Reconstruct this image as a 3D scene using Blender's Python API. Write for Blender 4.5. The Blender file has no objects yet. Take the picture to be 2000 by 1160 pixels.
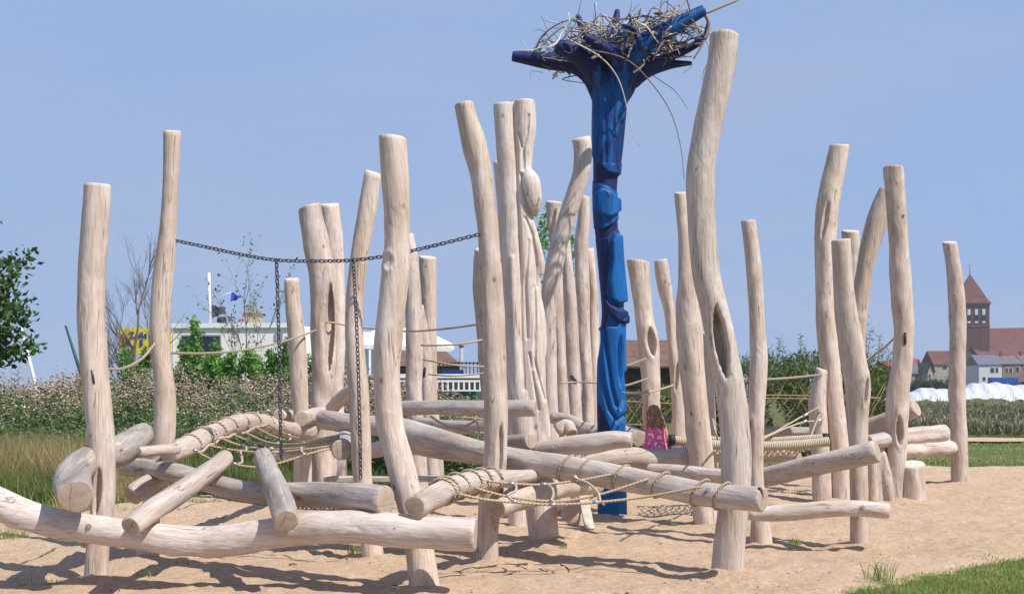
import bpy, math, random
import numpy as np
from mathutils import Matrix, Vector, noise as mnoise
R = math.radians
SC = bpy.context.scene
COL = SC.collection

# ------------------------------------------------------------------ camera, sky, sun, exposure
HAZE = 0.00033
F, HZ, CAMZ = 2400.0, 760.0, 1.7          # focal length in photo pixels, horizon row, eye height
cam = bpy.data.cameras.new('camera')
cam.sensor_width = 36.0
cam.lens = 36.0 * F / 2000.0
cam.shift_y = (HZ - 580.0) / 2000.0
cam.clip_end = 3000.0
cam_o = bpy.data.objects.new('camera', cam)
cam_o.location = (0, 0, CAMZ)
cam_o.rotation_euler = (R(90), 0, 0)
COL.objects.link(cam_o)
SC.camera = cam_o

SUN_EL, SUN_AZ = 53.0, 127.0              # elevation; azimuth clockwise from +Y (camera looks along +Y)
world = bpy.data.worlds.new('World')
SC.world = world
world.use_nodes = True
wn = world.node_tree
wn.nodes.clear()
w_out = wn.nodes.new('ShaderNodeOutputWorld')
w_bg = wn.nodes.new('ShaderNodeBackground')
w_sky = wn.nodes.new('ShaderNodeTexSky')
w_sky.sky_type = 'NISHITA'
w_sky.sun_disc = False
w_sky.sun_elevation = R(SUN_EL)
w_sky.sun_rotation = R(SUN_AZ)
w_sky.air_density = 1.0
w_sky.dust_density = 0.35
w_sky.ozone_density = 4.0
w_hsv = wn.nodes.new('ShaderNodeHueSaturation')
w_hsv.inputs['Saturation'].default_value = 1.0
w_bg.inputs['Strength'].default_value = 0.105
w_mix = wn.nodes.new('ShaderNodeMix')          # thin even high haze over the clear sky
w_mix.data_type = 'RGBA'
w_mix.inputs[0].default_value = 0.95
w_tc = wn.nodes.new('ShaderNodeTexCoord')
w_map = wn.nodes.new('ShaderNodeMapping'); w_map.inputs['Scale'].default_value = (1.2, 1.2, 5.0); w_map.inputs['Rotation'].default_value = (0.15, 0.25, 0)
w_noi = wn.nodes.new('ShaderNodeTexNoise'); w_noi.inputs['Scale'].default_value = 2.2; w_noi.inputs['Detail'].default_value = 5
w_sep = wn.nodes.new('ShaderNodeSeparateXYZ')
w_add = wn.nodes.new('ShaderNodeMath'); w_add.operation = 'MULTIPLY_ADD'; w_add.inputs[1].default_value = -0.28; w_add.inputs[2].default_value = 0.20
w_sum = wn.nodes.new('ShaderNodeMath'); w_sum.operation = 'ADD'
w_rmp = wn.nodes.new('ShaderNodeValToRGB')          # thin veil: bluer overhead, paler toward the horizon
w_rmp.color_ramp.elements[0].position = 0.38; w_rmp.color_ramp.elements[0].color = (1.62, 2.46, 4.30, 1)
w_rmp.color_ramp.elements[1].position = 0.86; w_rmp.color_ramp.elements[1].color = (2.12, 2.70, 3.98, 1)
wn.links.new(w_tc.outputs['Generated'], w_map.inputs[0]); wn.links.new(w_map.outputs[0], w_noi.inputs['Vector'])
wn.links.new(w_tc.outputs['Generated'], w_sep.inputs[0]); wn.links.new(w_sep.outputs[2], w_add.inputs[0])
wn.links.new(w_noi.outputs[0], w_sum.inputs[0]); wn.links.new(w_add.outputs[0], w_sum.inputs[1])
wn.links.new(w_sum.outputs[0], w_rmp.inputs[0]); wn.links.new(w_rmp.outputs[0], w_mix.inputs[7])
wn.links.new(w_sky.outputs[0], w_mix.inputs[6])
wn.links.new(w_mix.outputs[2], w_hsv.inputs['Color'])
wn.links.new(w_hsv.outputs[0], w_bg.inputs['Color'])
wn.links.new(w_bg.outputs[0], w_out.inputs['Surface'])

sun = bpy.data.lights.new('sun', 'SUN')
sun.energy = 3.6
sun.angle = R(0.53)
sun.color = (1.0, 0.95, 0.88)
sun_o = bpy.data.objects.new('sun', sun)
COL.objects.link(sun_o)
S = Vector((math.cos(R(SUN_EL)) * math.sin(R(SUN_AZ)), math.cos(R(SUN_EL)) * math.cos(R(SUN_AZ)), math.sin(R(SUN_EL))))
sun_o.rotation_euler = S.to_track_quat('Z', 'Y').to_euler()
sun_o.location = S * 60

SC.view_settings.view_transform = 'Standard'
SC.view_settings.look = 'None'
SC.view_settings.gamma = 1.0
SC.view_settings.exposure = 0.75
SC.view_settings.use_curve_mapping = False
SC.cycles.max_bounces = 6
SC.cycles.use_denoising = True

# ------------------------------------------------------------------ helpers
def P(x, y, d):
    return np.array(((x - 1000.0) / F * d, d, CAMZ - (y - HZ) / F * d))

def D(yb):
    return F * CAMZ / (yb - HZ)

def px_of(V):
    return 1000.0 + V[:, 0] / V[:, 1] * F, HZ - (V[:, 2] - CAMZ) / V[:, 1] * F

def mk_mesh(name, V, quads=None, tris=None, mat=None, smooth=True, attrs=None, uv=None):
    V = np.asarray(V, dtype=np.float32).reshape(-1, 3)
    me = bpy.data.meshes.new(name)
    q = np.zeros((0, 4), np.int32) if quads is None or len(quads) == 0 else np.asarray(quads, np.int32)
    t = np.zeros((0, 3), np.int32) if tris is None or len(tris) == 0 else np.asarray(tris, np.int32)
    me.vertices.add(len(V))
    me.vertices.foreach_set('co', V.ravel())
    nl = q.size + t.size
    me.loops.add(nl)
    me.loops.foreach_set('vertex_index', np.concatenate([q.ravel(), t.ravel()]))
    me.polygons.add(len(q) + len(t))
    starts = np.concatenate([np.arange(len(q)) * 4, q.size + np.arange(len(t)) * 3]).astype(np.int32)
    me.polygons.foreach_set('loop_start', starts)
    me.polygons.foreach_set('use_smooth', np.full(len(q) + len(t), smooth))
    me.update(calc_edges=True)
    if attrs:
        for k, a in attrs.items():
            at = me.attributes.new(k, 'FLOAT', 'POINT')
            at.data.foreach_set('value', np.asarray(a, np.float32))
    if uv is not None:
        ul = me.uv_layers.new(name='UVMap')
        li = np.concatenate([q.ravel(), t.ravel()])
        ul.data.foreach_set('uv', np.asarray(uv, np.float32)[li].ravel())
    if mat is not None:
        me.materials.append(mat)
    me.validate()
    return me

def ob(name, me, parent=None, label=None, cat=None, group=None, kind=None, M=None):
    o = bpy.data.objects.new(name, me)
    COL.objects.link(o)
    if M is not None and parent is None:
        o.matrix_world = M
    if parent is not None:
        o.parent = parent
        if M is not None:
            o.matrix_parent_inverse = Matrix.Identity(4)
            o.matrix_local = parent_world(parent).inverted() @ M
    if label: o['label'] = label
    if cat: o['category'] = cat
    if group: o['group'] = group
    if kind: o['kind'] = kind
    return o

def parent_world(o):
    m = o.matrix_basis.copy()
    while o.parent is not None:
        o = o.parent
        m = o.matrix_basis @ m
    return m

def empty(name, loc, label=None, cat=None, group=None):
    o = ob(name, None, None, label, cat, group, M=Matrix.Translation(Vector(loc)))
    o.empty_display_size = 0.2
    return o

def child(name, V, quads, tris, mat, parent, smooth=True, attrs=None, uv=None):
    """a part whose vertices are given in world space"""
    Mi = np.array(parent_world(parent).inverted())
    V = np.asarray(V, float)
    Vl = V @ Mi[:3, :3].T + Mi[:3, 3]
    return ob(name, mk_mesh(name, Vl, quads, tris, mat, smooth, attrs, uv), parent)

def catmull(pts, n):
    pts = np.asarray(pts, float)
    k = len(pts)
    if k == 2:
        t = np.linspace(0, 1, n)[:, None]
        return pts[0] * (1 - t) + pts[1] * t
    ext = np.vstack([2 * pts[0] - pts[1], pts, 2 * pts[-1] - pts[-2]])
    seglen = np.linalg.norm(np.diff(pts[:, :3], axis=0), axis=1) + 1e-6
    cum = np.concatenate([[0], np.cumsum(seglen)])
    u = np.linspace(0, cum[-1], n)
    i = np.clip(np.searchsorted(cum, u, side='right') - 1, 0, k - 2)
    t = ((u - cum[i]) / seglen[i])[:, None]
    p0, p1, p2, p3 = ext[i], ext[i + 1], ext[i + 2], ext[i + 3]
    return 0.5 * (2 * p1 + (p2 - p0) * t + (2 * p0 - 5 * p1 + 4 * p2 - p3) * t ** 2 + (3 * p1 - p0 - 3 * p2 + p3) * t ** 3)

def frames(C):
    n = len(C)
    T = np.gradient(C, axis=0)
    T /= np.linalg.norm(T, axis=1)[:, None] + 1e-9
    a = np.array((0, 1.0, 0)) if abs(T[0][1]) < 0.9 else np.array((1.0, 0, 0))
    N = np.zeros_like(C)
    v = a - T[0] * np.dot(a, T[0])
    N[0] = v / np.linalg.norm(v)
    for i in range(1, n):
        v = N[i - 1] - T[i] * np.dot(N[i - 1], T[i])
        N[i] = v / (np.linalg.norm(v) + 1e-9)
    return T, N, np.cross(T, N)

def grid_quads(nr, nc, wrap=True):
    i = np.arange(nr - 1)[:, None]
    j = np.arange(nc if wrap else nc - 1)[None, :]
    j2 = (j + 1) % nc
    return np.stack([i * nc + j, i * nc + j2, (i + 1) * nc + j2, (i + 1) * nc + j], -1).reshape(-1, 4)

def tube(C, r, seg=6, cap=True):
    """simple tube, returns V, quads, tris, uv"""
    C = np.asarray(C, float)
    r = np.broadcast_to(np.asarray(r, float), (len(C),))
    T, N, B = frames(C)
    th = np.arange(seg) / seg * 2 * np.pi
    V = C[:, None] + r[:, None, None] * (np.cos(th)[None, :, None] * N[:, None] + np.sin(th)[None, :, None] * B[:, None])
    q = grid_quads(len(C), seg)
    s = np.concatenate([[0], np.cumsum(np.linalg.norm(np.diff(C, axis=0), axis=1))])
    uv = np.stack([np.broadcast_to(s[:, None], (len(C), seg)), np.broadcast_to(th[None] / (2 * np.pi), (len(C), seg))], -1).reshape(-1, 2)
    V = V.reshape(-1, 3)
    tr = []
    if cap:
        a, b = len(V), len(V) + 1
        V = np.vstack([V, C[0], C[-1]])
        uv = np.vstack([uv, uv[0], uv[-1]])
        e = (len(C) - 1) * seg
        for j in range(seg):
            tr.append((a, (j + 1) % seg, j)); tr.append((b, e + j, e + (j + 1) % seg))
    return V, q, np.array(tr, np.int32).reshape(-1, 3), uv

class Bag:
    def __init__(s): s.V, s.q, s.t, s.uv, s.a, s.n = [], [], [], [], [], 0
    def add(s, V, q=None, t=None, uv=None, a=None):
        V = np.asarray(V, float).reshape(-1, 3)
        s.V.append(V)
        if q is not None and len(q): s.q.append(np.asarray(q) + s.n)
        if t is not None and len(t): s.t.append(np.asarray(t) + s.n)
        s.uv.append(np.zeros((len(V), 2)) if uv is None else uv)
        s.a.append(np.full(len(V), 0.5) if a is None else np.broadcast_to(a, (len(V),)))
        s.n += len(V)
    def arrays(s):
        return (np.vstack(s.V), np.vstack(s.q) if s.q else None, np.vstack(s.t) if s.t else None,
                np.vstack(s.uv), np.concatenate(s.a))
    def build(s, name, mat, parent=None, smooth=True, **kw):
        V, q, t, uv, a = s.arrays()
        if parent is not None:
            return child(name, V, q, t, mat, parent, smooth, {'rnd': a}, uv)
        c = np.array((V[:, 0].mean(), V[:, 1].mean(), V[:, 2].min()))
        return ob(name, mk_mesh(name, V - c, q, t, mat, smooth, {'rnd': a}, uv), None, M=Matrix.Translation(Vector(c)), **kw)

def box(x0, x1, y0, y1, z0, z1):
    V = np.array([(x, y, z) for z in (z0, z1) for y in (y0, y1) for x in (x0, x1)], float)
    q = np.array([(0, 2, 3, 1), (4, 5, 7, 6), (0, 1, 5, 4), (2, 6, 7, 3), (0, 4, 6, 2), (1, 3, 7, 5)])
    return V, q

def obox(p0, p1, z0, z1, th):
    """upright slab from plan point p0 to p1, thickness th behind it"""
    p0, p1 = np.array(p0, float), np.array(p1, float)
    u = (p1 - p0) / np.linalg.norm(p1 - p0)
    n = np.array((-u[1], u[0]))
    V = []
    for z in (z0, z1):
        for k in (0, 1):
            for p in (p0, p1):
                V.append((*(p + n * th * k), z))
    q = np.array([(0, 2, 3, 1), (4, 5, 7, 6), (0, 1, 5, 4), (2, 6, 7, 3), (0, 4, 6, 2), (1, 3, 7, 5)])
    return np.array(V), q

def remesh(V, q, t, vox, smooth=3, fac=0.5):
    me = mk_mesh('tmp', V, q, t)
    o = bpy.data.objects.new('tmp', me); COL.objects.link(o)
    m = o.modifiers.new('r', 'REMESH'); m.mode = 'VOXEL'; m.voxel_size = vox; m.use_smooth_shade = True
    if smooth:
        m = o.modifiers.new('s', 'SMOOTH'); m.factor = fac; m.iterations = smooth
    dg = bpy.context.evaluated_depsgraph_get()
    e = o.evaluated_get(dg)
    me2 = bpy.data.meshes.new_from_object(e)
    bpy.data.objects.remove(o); bpy.data.meshes.remove(me)
    n = len(me2.vertices); co = np.zeros(n * 3, np.float32); me2.vertices.foreach_get('co', co)
    me2.polygons.foreach_set('use_smooth', np.ones(len(me2.polygons), bool))
    return me2, co.reshape(-1, 3)

# ------------------------------------------------------------------ materials
class NT:
    def __init__(s, name):
        s.m = bpy.data.materials.new(name); s.m.use_nodes = True
        s.nt = s.m.node_tree; s.nt.nodes.clear()
        s.out = s.nt.nodes.new('ShaderNodeOutputMaterial')
    def n(s, typ, props=None, **inp):
        nd = s.nt.nodes.new('ShaderNode' + typ)
        for k, v in (props or {}).items(): setattr(nd, k, v)
        for k, v in inp.items():
            k = k.replace('_', ' ')
            sock = nd.inputs[int(k[1:])] if k[0] == 'i' and k[1:].isdigit() else nd.inputs[k]
            if isinstance(v, bpy.types.NodeSocket): s.nt.links.new(v, sock)
            else: sock.default_value = v
        return nd
    def ramp(s, fac, stops, interp='LINEAR'):
        nd = s.nt.nodes.new('ShaderNodeValToRGB'); cr = nd.color_ramp; cr.interpolation = interp
        while len(cr.elements) < len(stops): cr.elements.new(0.5)
        for e, (p, c) in zip(cr.elements, stops):
            e.position = p
            e.color = (c, c, c, 1) if isinstance(c, (int, float)) else (*c, 1)
        s.nt.links.new(fac, nd.inputs[0])
        return nd.outputs[0]
    def mix(s, fac, a, b, blend='MIX'):
        nd = s.nt.nodes.new('ShaderNodeMix'); nd.data_type = 'RGBA'; nd.blend_type = blend
        for sock, v in ((nd.inputs[0], fac), (nd.inputs[6], a), (nd.inputs[7], b)):
            if isinstance(v, bpy.types.NodeSocket): s.nt.links.new(v, sock)
            elif sock is nd.inputs[0]: sock.default_value = v
            else: sock.default_value = (*v, 1)
        return nd.outputs[2]
    def math(s, op, a, b=0.0, c=None):
        nd = s.nt.nodes.new('ShaderNodeMath'); nd.operation = op
        for i, v in enumerate((a, b, c)):
            if v is None: continue
            if isinstance(v, bpy.types.NodeSocket): s.nt.links.new(v, nd.inputs[i])
            else: nd.inputs[i].default_value = v
        return nd.outputs[0]
    def coord(s, which='Object', scale=(1, 1, 1)):
        tc = s.n('TexCoord')
        return s.n('Mapping', Vector=tc.outputs[which], Scale=scale).outputs[0]
    def noise(s, vec, scale, detail=3, dist=0.0, rough=0.5):
        return s.n('TexNoise', Vector=vec, Scale=scale, Detail=detail, Distortion=dist, Roughness=rough).outputs[0]
    def bump(s, h, strength, dist, nrm=None):
        nd = s.n('Bump', Height=h, Strength=strength, Distance=dist)
        if nrm is not None: s.nt.links.new(nrm, nd.inputs['Normal'])
        return nd.outputs[0]
    def fin(s, col, rough=0.7, normal=None, spec=0.3, **kw):
        b = s.n('BsdfPrincipled')
        for k, v in (('Base Color', col), ('Roughness', rough), ('Normal', normal), ('Specular IOR Level', spec), *[(k.replace('_', ' '), v) for k, v in kw.items()]):
            if v is None: continue
            if isinstance(v, bpy.types.NodeSocket): s.nt.links.new(v, b.inputs[k])
            elif k == 'Base Color': b.inputs[k].default_value = (*v, 1)
            else: b.inputs[k].default_value = v
        s.nt.links.new(b.outputs[0], s.out.inputs[0])
        return s.m

def plain(name, col, rough=0.6, var=0.15, scale=6.0, **kw):
    k = NT(name)
    n = k.noise(k.coord(), scale, 4)
    c2 = tuple(max(0, c * (1 - var)) for c in col); c1 = tuple(min(1, c * (1 + var)) for c in col)
    return k.fin(k.ramp(n, [(0.3, c2), (0.7, c1)]), rough, **kw)

def wood_mat():
    k = NT('debarked_wood')
    info = k.n('ObjectInfo')
    off = k.math('MULTIPLY', info.outputs['Random'], 37.0)
    tc = k.n('TexCoord')
    base = k.n('VectorMath', {'operation': 'ADD'}, i0=tc.outputs['Object'], i1=k.n('CombineXYZ', X=off, Y=off, Z=off).outputs[0]).outputs[0]
    st = k.n('Mapping', Vector=base, Scale=(1, 1, 0.16)).outputs[0]
    fine = k.n('Mapping', Vector=base, Scale=(1, 1, 0.04)).outputs[0]
    a = k.noise(st, 7.0, 5, 0.5)
    big = k.noise(base, 1.7, 3)
    grain = k.noise(fine, 85.0, 3, 0.2)
    fig = k.noise(st, 4.0, 2, 0.8)
    contour = k.math('SINE', k.math('MULTIPLY', fig, 75.0))
    col = k.ramp(a, [(0.28, (0.43, 0.325, 0.255)), (0.5, (0.59, 0.485, 0.42)), (0.72, (0.70, 0.61, 0.55))])
    col = k.mix(k.ramp(big, [(0.42, 0.0), (0.70, 0.6)]), col, (0.485, 0.365, 0.275))
    col = k.mix(k.ramp(k.noise(base, 3.1, 2), [(0.5, 0.0), (0.72, 0.55)]), col, (0.73, 0.645, 0.615))
    tone = k.math('FRACT', k.math('MULTIPLY', info.outputs['Random'], 7.31))
    col = k.mix(k.ramp(tone, [(0.45, 0.0), (1.0, 0.40)]), col, (0.50, 0.39, 0.30))
    col = k.mix(k.ramp(tone, [(0.0, 0.45), (0.35, 0.0)]), col, (0.70, 0.62, 0.57))
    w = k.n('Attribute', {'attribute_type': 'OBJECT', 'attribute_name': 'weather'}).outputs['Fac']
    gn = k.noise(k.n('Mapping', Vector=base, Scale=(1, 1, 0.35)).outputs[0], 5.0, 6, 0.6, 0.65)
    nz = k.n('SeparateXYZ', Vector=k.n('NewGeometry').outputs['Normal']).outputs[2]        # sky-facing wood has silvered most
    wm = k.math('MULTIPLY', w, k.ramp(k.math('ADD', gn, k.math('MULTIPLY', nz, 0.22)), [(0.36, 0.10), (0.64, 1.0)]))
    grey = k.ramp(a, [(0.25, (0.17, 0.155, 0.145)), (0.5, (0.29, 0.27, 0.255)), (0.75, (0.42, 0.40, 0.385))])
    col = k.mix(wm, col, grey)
    col = k.mix(k.math('MULTIPLY', k.ramp(contour, [(0.6, 0.0), (1.0, 0.20)]), 1.0), col, (0.3, 0.2, 0.13))
    col = k.mix(k.ramp(grain, [(0.33, 0.42), (0.5, 0.0)]), col, (0.28, 0.2, 0.14))
    streak = k.noise(k.n('Mapping', Vector=base, Scale=(1, 1, 0.035)).outputs[0], 26.0, 4, 0.5, 0.6)
    col = k.mix(k.ramp(streak, [(0.30, 0.42), (0.42, 0.0)]), col, (0.34, 0.245, 0.175))
    col = k.mix(k.ramp(streak, [(0.58, 0.0), (0.70, 0.4)]), col, (0.75, 0.67, 0.62))
    chk = k.math('MULTIPLY', k.ramp(k.math('ABSOLUTE', k.math('SUBTRACT', k.noise(k.n('Mapping', Vector=base, Scale=(1, 1, 0.05)).outputs[0], 9.0, 2, 0.3), 0.5)), [(0.003, 1.0), (0.010, 0.0)]), k.ramp(k.noise(base, 2.3, 2), [(0.48, 0.0), (0.56, 0.7)]))
    col = k.mix(chk, col, (0.13, 0.085, 0.055))
    vor = k.n('TexVoronoi', Vector=k.n('Mapping', Vector=base, Scale=(1, 1, 0.6)).outputs[0], Scale=4.6)
    col = k.mix(k.math('MULTIPLY', k.ramp(vor.outputs['Distance'], [(0.04, 0.85), (0.12, 0.0)]), k.ramp(k.n('SeparateColor', Color=vor.outputs['Color']).outputs[0], [(0.45, 0.0), (0.5, 1.0)])), col, (0.17, 0.11, 0.07))
    val = k.n('HueSaturation', Value=k.n('MapRange', i0=info.outputs['Random'], i3=0.86, i4=1.06).outputs[0], Color=col).outputs[0]
    b1 = k.bump(grain, 0.35, 0.004)
    b2 = k.bump(k.noise(k.n('Mapping', Vector=base, Scale=(1, 1, 0.5)).outputs[0], 6.0, 4, 0.6), 0.55, 0.035, b1)
    b3 = k.bump(a, 0.35, 0.02, b2)
    return k.fin(val, 0.72, b3, 0.25)

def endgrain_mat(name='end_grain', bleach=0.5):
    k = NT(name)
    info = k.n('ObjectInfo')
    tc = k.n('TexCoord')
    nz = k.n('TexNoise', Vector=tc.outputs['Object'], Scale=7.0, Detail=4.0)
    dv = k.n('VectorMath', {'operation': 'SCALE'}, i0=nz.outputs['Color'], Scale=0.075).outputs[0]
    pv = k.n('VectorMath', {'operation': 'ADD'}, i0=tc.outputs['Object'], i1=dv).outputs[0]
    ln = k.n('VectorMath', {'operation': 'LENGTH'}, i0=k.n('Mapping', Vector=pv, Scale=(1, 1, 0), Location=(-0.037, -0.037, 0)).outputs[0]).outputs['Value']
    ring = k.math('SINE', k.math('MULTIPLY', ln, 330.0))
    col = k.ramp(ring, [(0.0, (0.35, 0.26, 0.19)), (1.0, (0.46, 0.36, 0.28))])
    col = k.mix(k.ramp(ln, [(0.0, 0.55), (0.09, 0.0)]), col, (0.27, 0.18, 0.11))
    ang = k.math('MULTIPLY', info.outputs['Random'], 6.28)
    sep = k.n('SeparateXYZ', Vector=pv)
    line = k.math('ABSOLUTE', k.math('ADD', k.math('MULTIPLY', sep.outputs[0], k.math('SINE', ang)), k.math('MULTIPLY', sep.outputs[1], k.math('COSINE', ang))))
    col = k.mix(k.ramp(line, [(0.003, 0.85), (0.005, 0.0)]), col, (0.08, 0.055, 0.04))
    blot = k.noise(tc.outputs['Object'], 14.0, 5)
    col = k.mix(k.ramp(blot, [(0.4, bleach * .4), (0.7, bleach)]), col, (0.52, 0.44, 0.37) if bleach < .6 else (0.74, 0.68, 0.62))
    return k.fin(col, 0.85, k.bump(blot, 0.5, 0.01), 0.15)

def rope_mat(name='rope', c1=(0.62, 0.49, 0.33), c2=(0.44, 0.33, 0.21)):
    k = NT(name)
    uv = k.n('UVMap')
    sep = k.n('SeparateXYZ', Vector=uv.outputs[0])
    w = k.math('SINE', k.math('ADD', k.math('MULTIPLY', sep.outputs[0], 170.0), k.math('MULTIPLY', sep.outputs[1], 6.2832 * 3)))
    return k.fin(k.ramp(w, [(0.0, c2), (0.75, c1)]), 0.8, k.bump(w, 0.8, 0.006), 0.2)

def leaf_mat(name, dark, light, trans=0.35, dry=None):
    k = NT(name)
    a = k.n('Attribute', {'attribute_name': 'rnd'}).outputs['Fac']
    stops = [(0.0, dark), (0.75, light)] + ([(1.0, dry)] if dry else [])
    c = k.ramp(a, stops)
    b = k.n('BsdfPrincipled'); k.nt.links.new(c, b.inputs['Base Color'])
    b.inputs['Roughness'].default_value = 0.55; b.inputs['Specular IOR Level'].default_value = 0.25
    t = k.n('BsdfTranslucent'); k.nt.links.new(c, t.inputs[0])
    mx = k.n('MixShader', i0=trans); k.nt.links.new(b.outputs[0], mx.inputs[1]); k.nt.links.new(t.outputs[0], mx.inputs[2])
    k.nt.links.new(mx.outputs[0], k.out.inputs[0])
    return k.m

def blue_mat(name, c1, c2, scale=5.0):
    k = NT(name)
    base = k.coord('Object', (1, 1, 0.22))
    n = k.noise(base, scale, 4, 0.8)
    col = k.ramp(n, [(0.40, c1), (0.56, c2)])
    g = k.noise(k.coord('Object', (1, 1, 0.06)), 60.0, 3)
    col = k.mix(k.ramp(g, [(0.3, 0.25), (0.5, 0.0)]), col, tuple(c * 0.5 for c in c1))
    ch = k.noise(k.coord('Object', (1, 1, 0.4)), 24.0, 5, 0.3, 0.7)
    col = k.mix(k.ramp(ch, [(0.60, 0.0), (0.75, 0.35)]), col, (0.06, 0.13, 0.26))
    return k.fin(col, k.ramp(ch, [(0.3, 0.42), (0.7, 0.75)]), k.bump(g, 0.5, 0.012, k.bump(n, 0.4, 0.03)), 0.3)

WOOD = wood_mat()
ENDG = endgrain_mat()
TOPG = endgrain_mat('bleached_sunlit_end_grain', 0.95)  # bleached cut, whitened further in colour so post tops look sunlit
ROPE = rope_mat()
ROPE_PALE = rope_mat('pale_rope', (0.62, 0.53, 0.41), (0.44, 0.35, 0.25))
BLUE = blue_mat('blue_paint', (0.004, 0.018, 0.10), (0.003, 0.085, 0.30), 6.0)
BRIGHT = blue_mat('bright_blue_paint', (0.002, 0.075, 0.265), (0.003, 0.115, 0.36))
NAVY = blue_mat('navy_paint', (0.004, 0.010, 0.065), (0.006, 0.019, 0.11))
STEEL = plain('galvanised_steel', (0.42, 0.43, 0.45), 0.4, 0.15, Metallic=0.8)
DARKSTEEL = plain('dark_chain_steel', (0.085, 0.08, 0.10), 0.5, 0.2, Metallic=0.4)
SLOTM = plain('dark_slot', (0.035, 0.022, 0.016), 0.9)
BLACK = plain('black_rubber', (0.02, 0.02, 0.025), 0.6)

rng = np.random.default_rng(7)
LOGS = {}

# ------------------------------------------------------------------ log builder
def log_noise(th, s, r, rg, amp):
    c, sn = np.cos(th), np.sin(th)
    f = np.zeros(np.broadcast(th, s).shape)
    for i in range(7):
        kx, ky = rg.normal(0, 1.3, 2); fs = rg.uniform(0.8, 5.0); ph = rg.uniform(0, 6.28)
        f = f + np.sin(kx * c + ky * sn + fs * s + ph) * amp * rg.uniform(0.3, 1.0) / (0.6 + 0.25 * fs)
    for i in range(6):
        kx, ky = rg.normal(0, 3.0, 2); fs = rg.uniform(6, 16); ph = rg.uniform(0, 6.28)
        f = f + np.sin(kx * c + ky * sn + fs * s + ph) * amp * 0.14
    L = s.max()
    for i in range(int(2 + L * 1.3)):      # branch scars: low bumps
        t0, s0 = rg.uniform(-np.pi, np.pi), rg.uniform(0, L)
        dt = np.angle(np.exp(1j * (th - t0)))
        f = f + rg.uniform(0.25, 0.9) * amp * 1.6 * np.exp(-(dt / 0.45) ** 2 - ((s - s0) / rg.uniform(0.06, 0.14)) ** 2)
    return f

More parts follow.
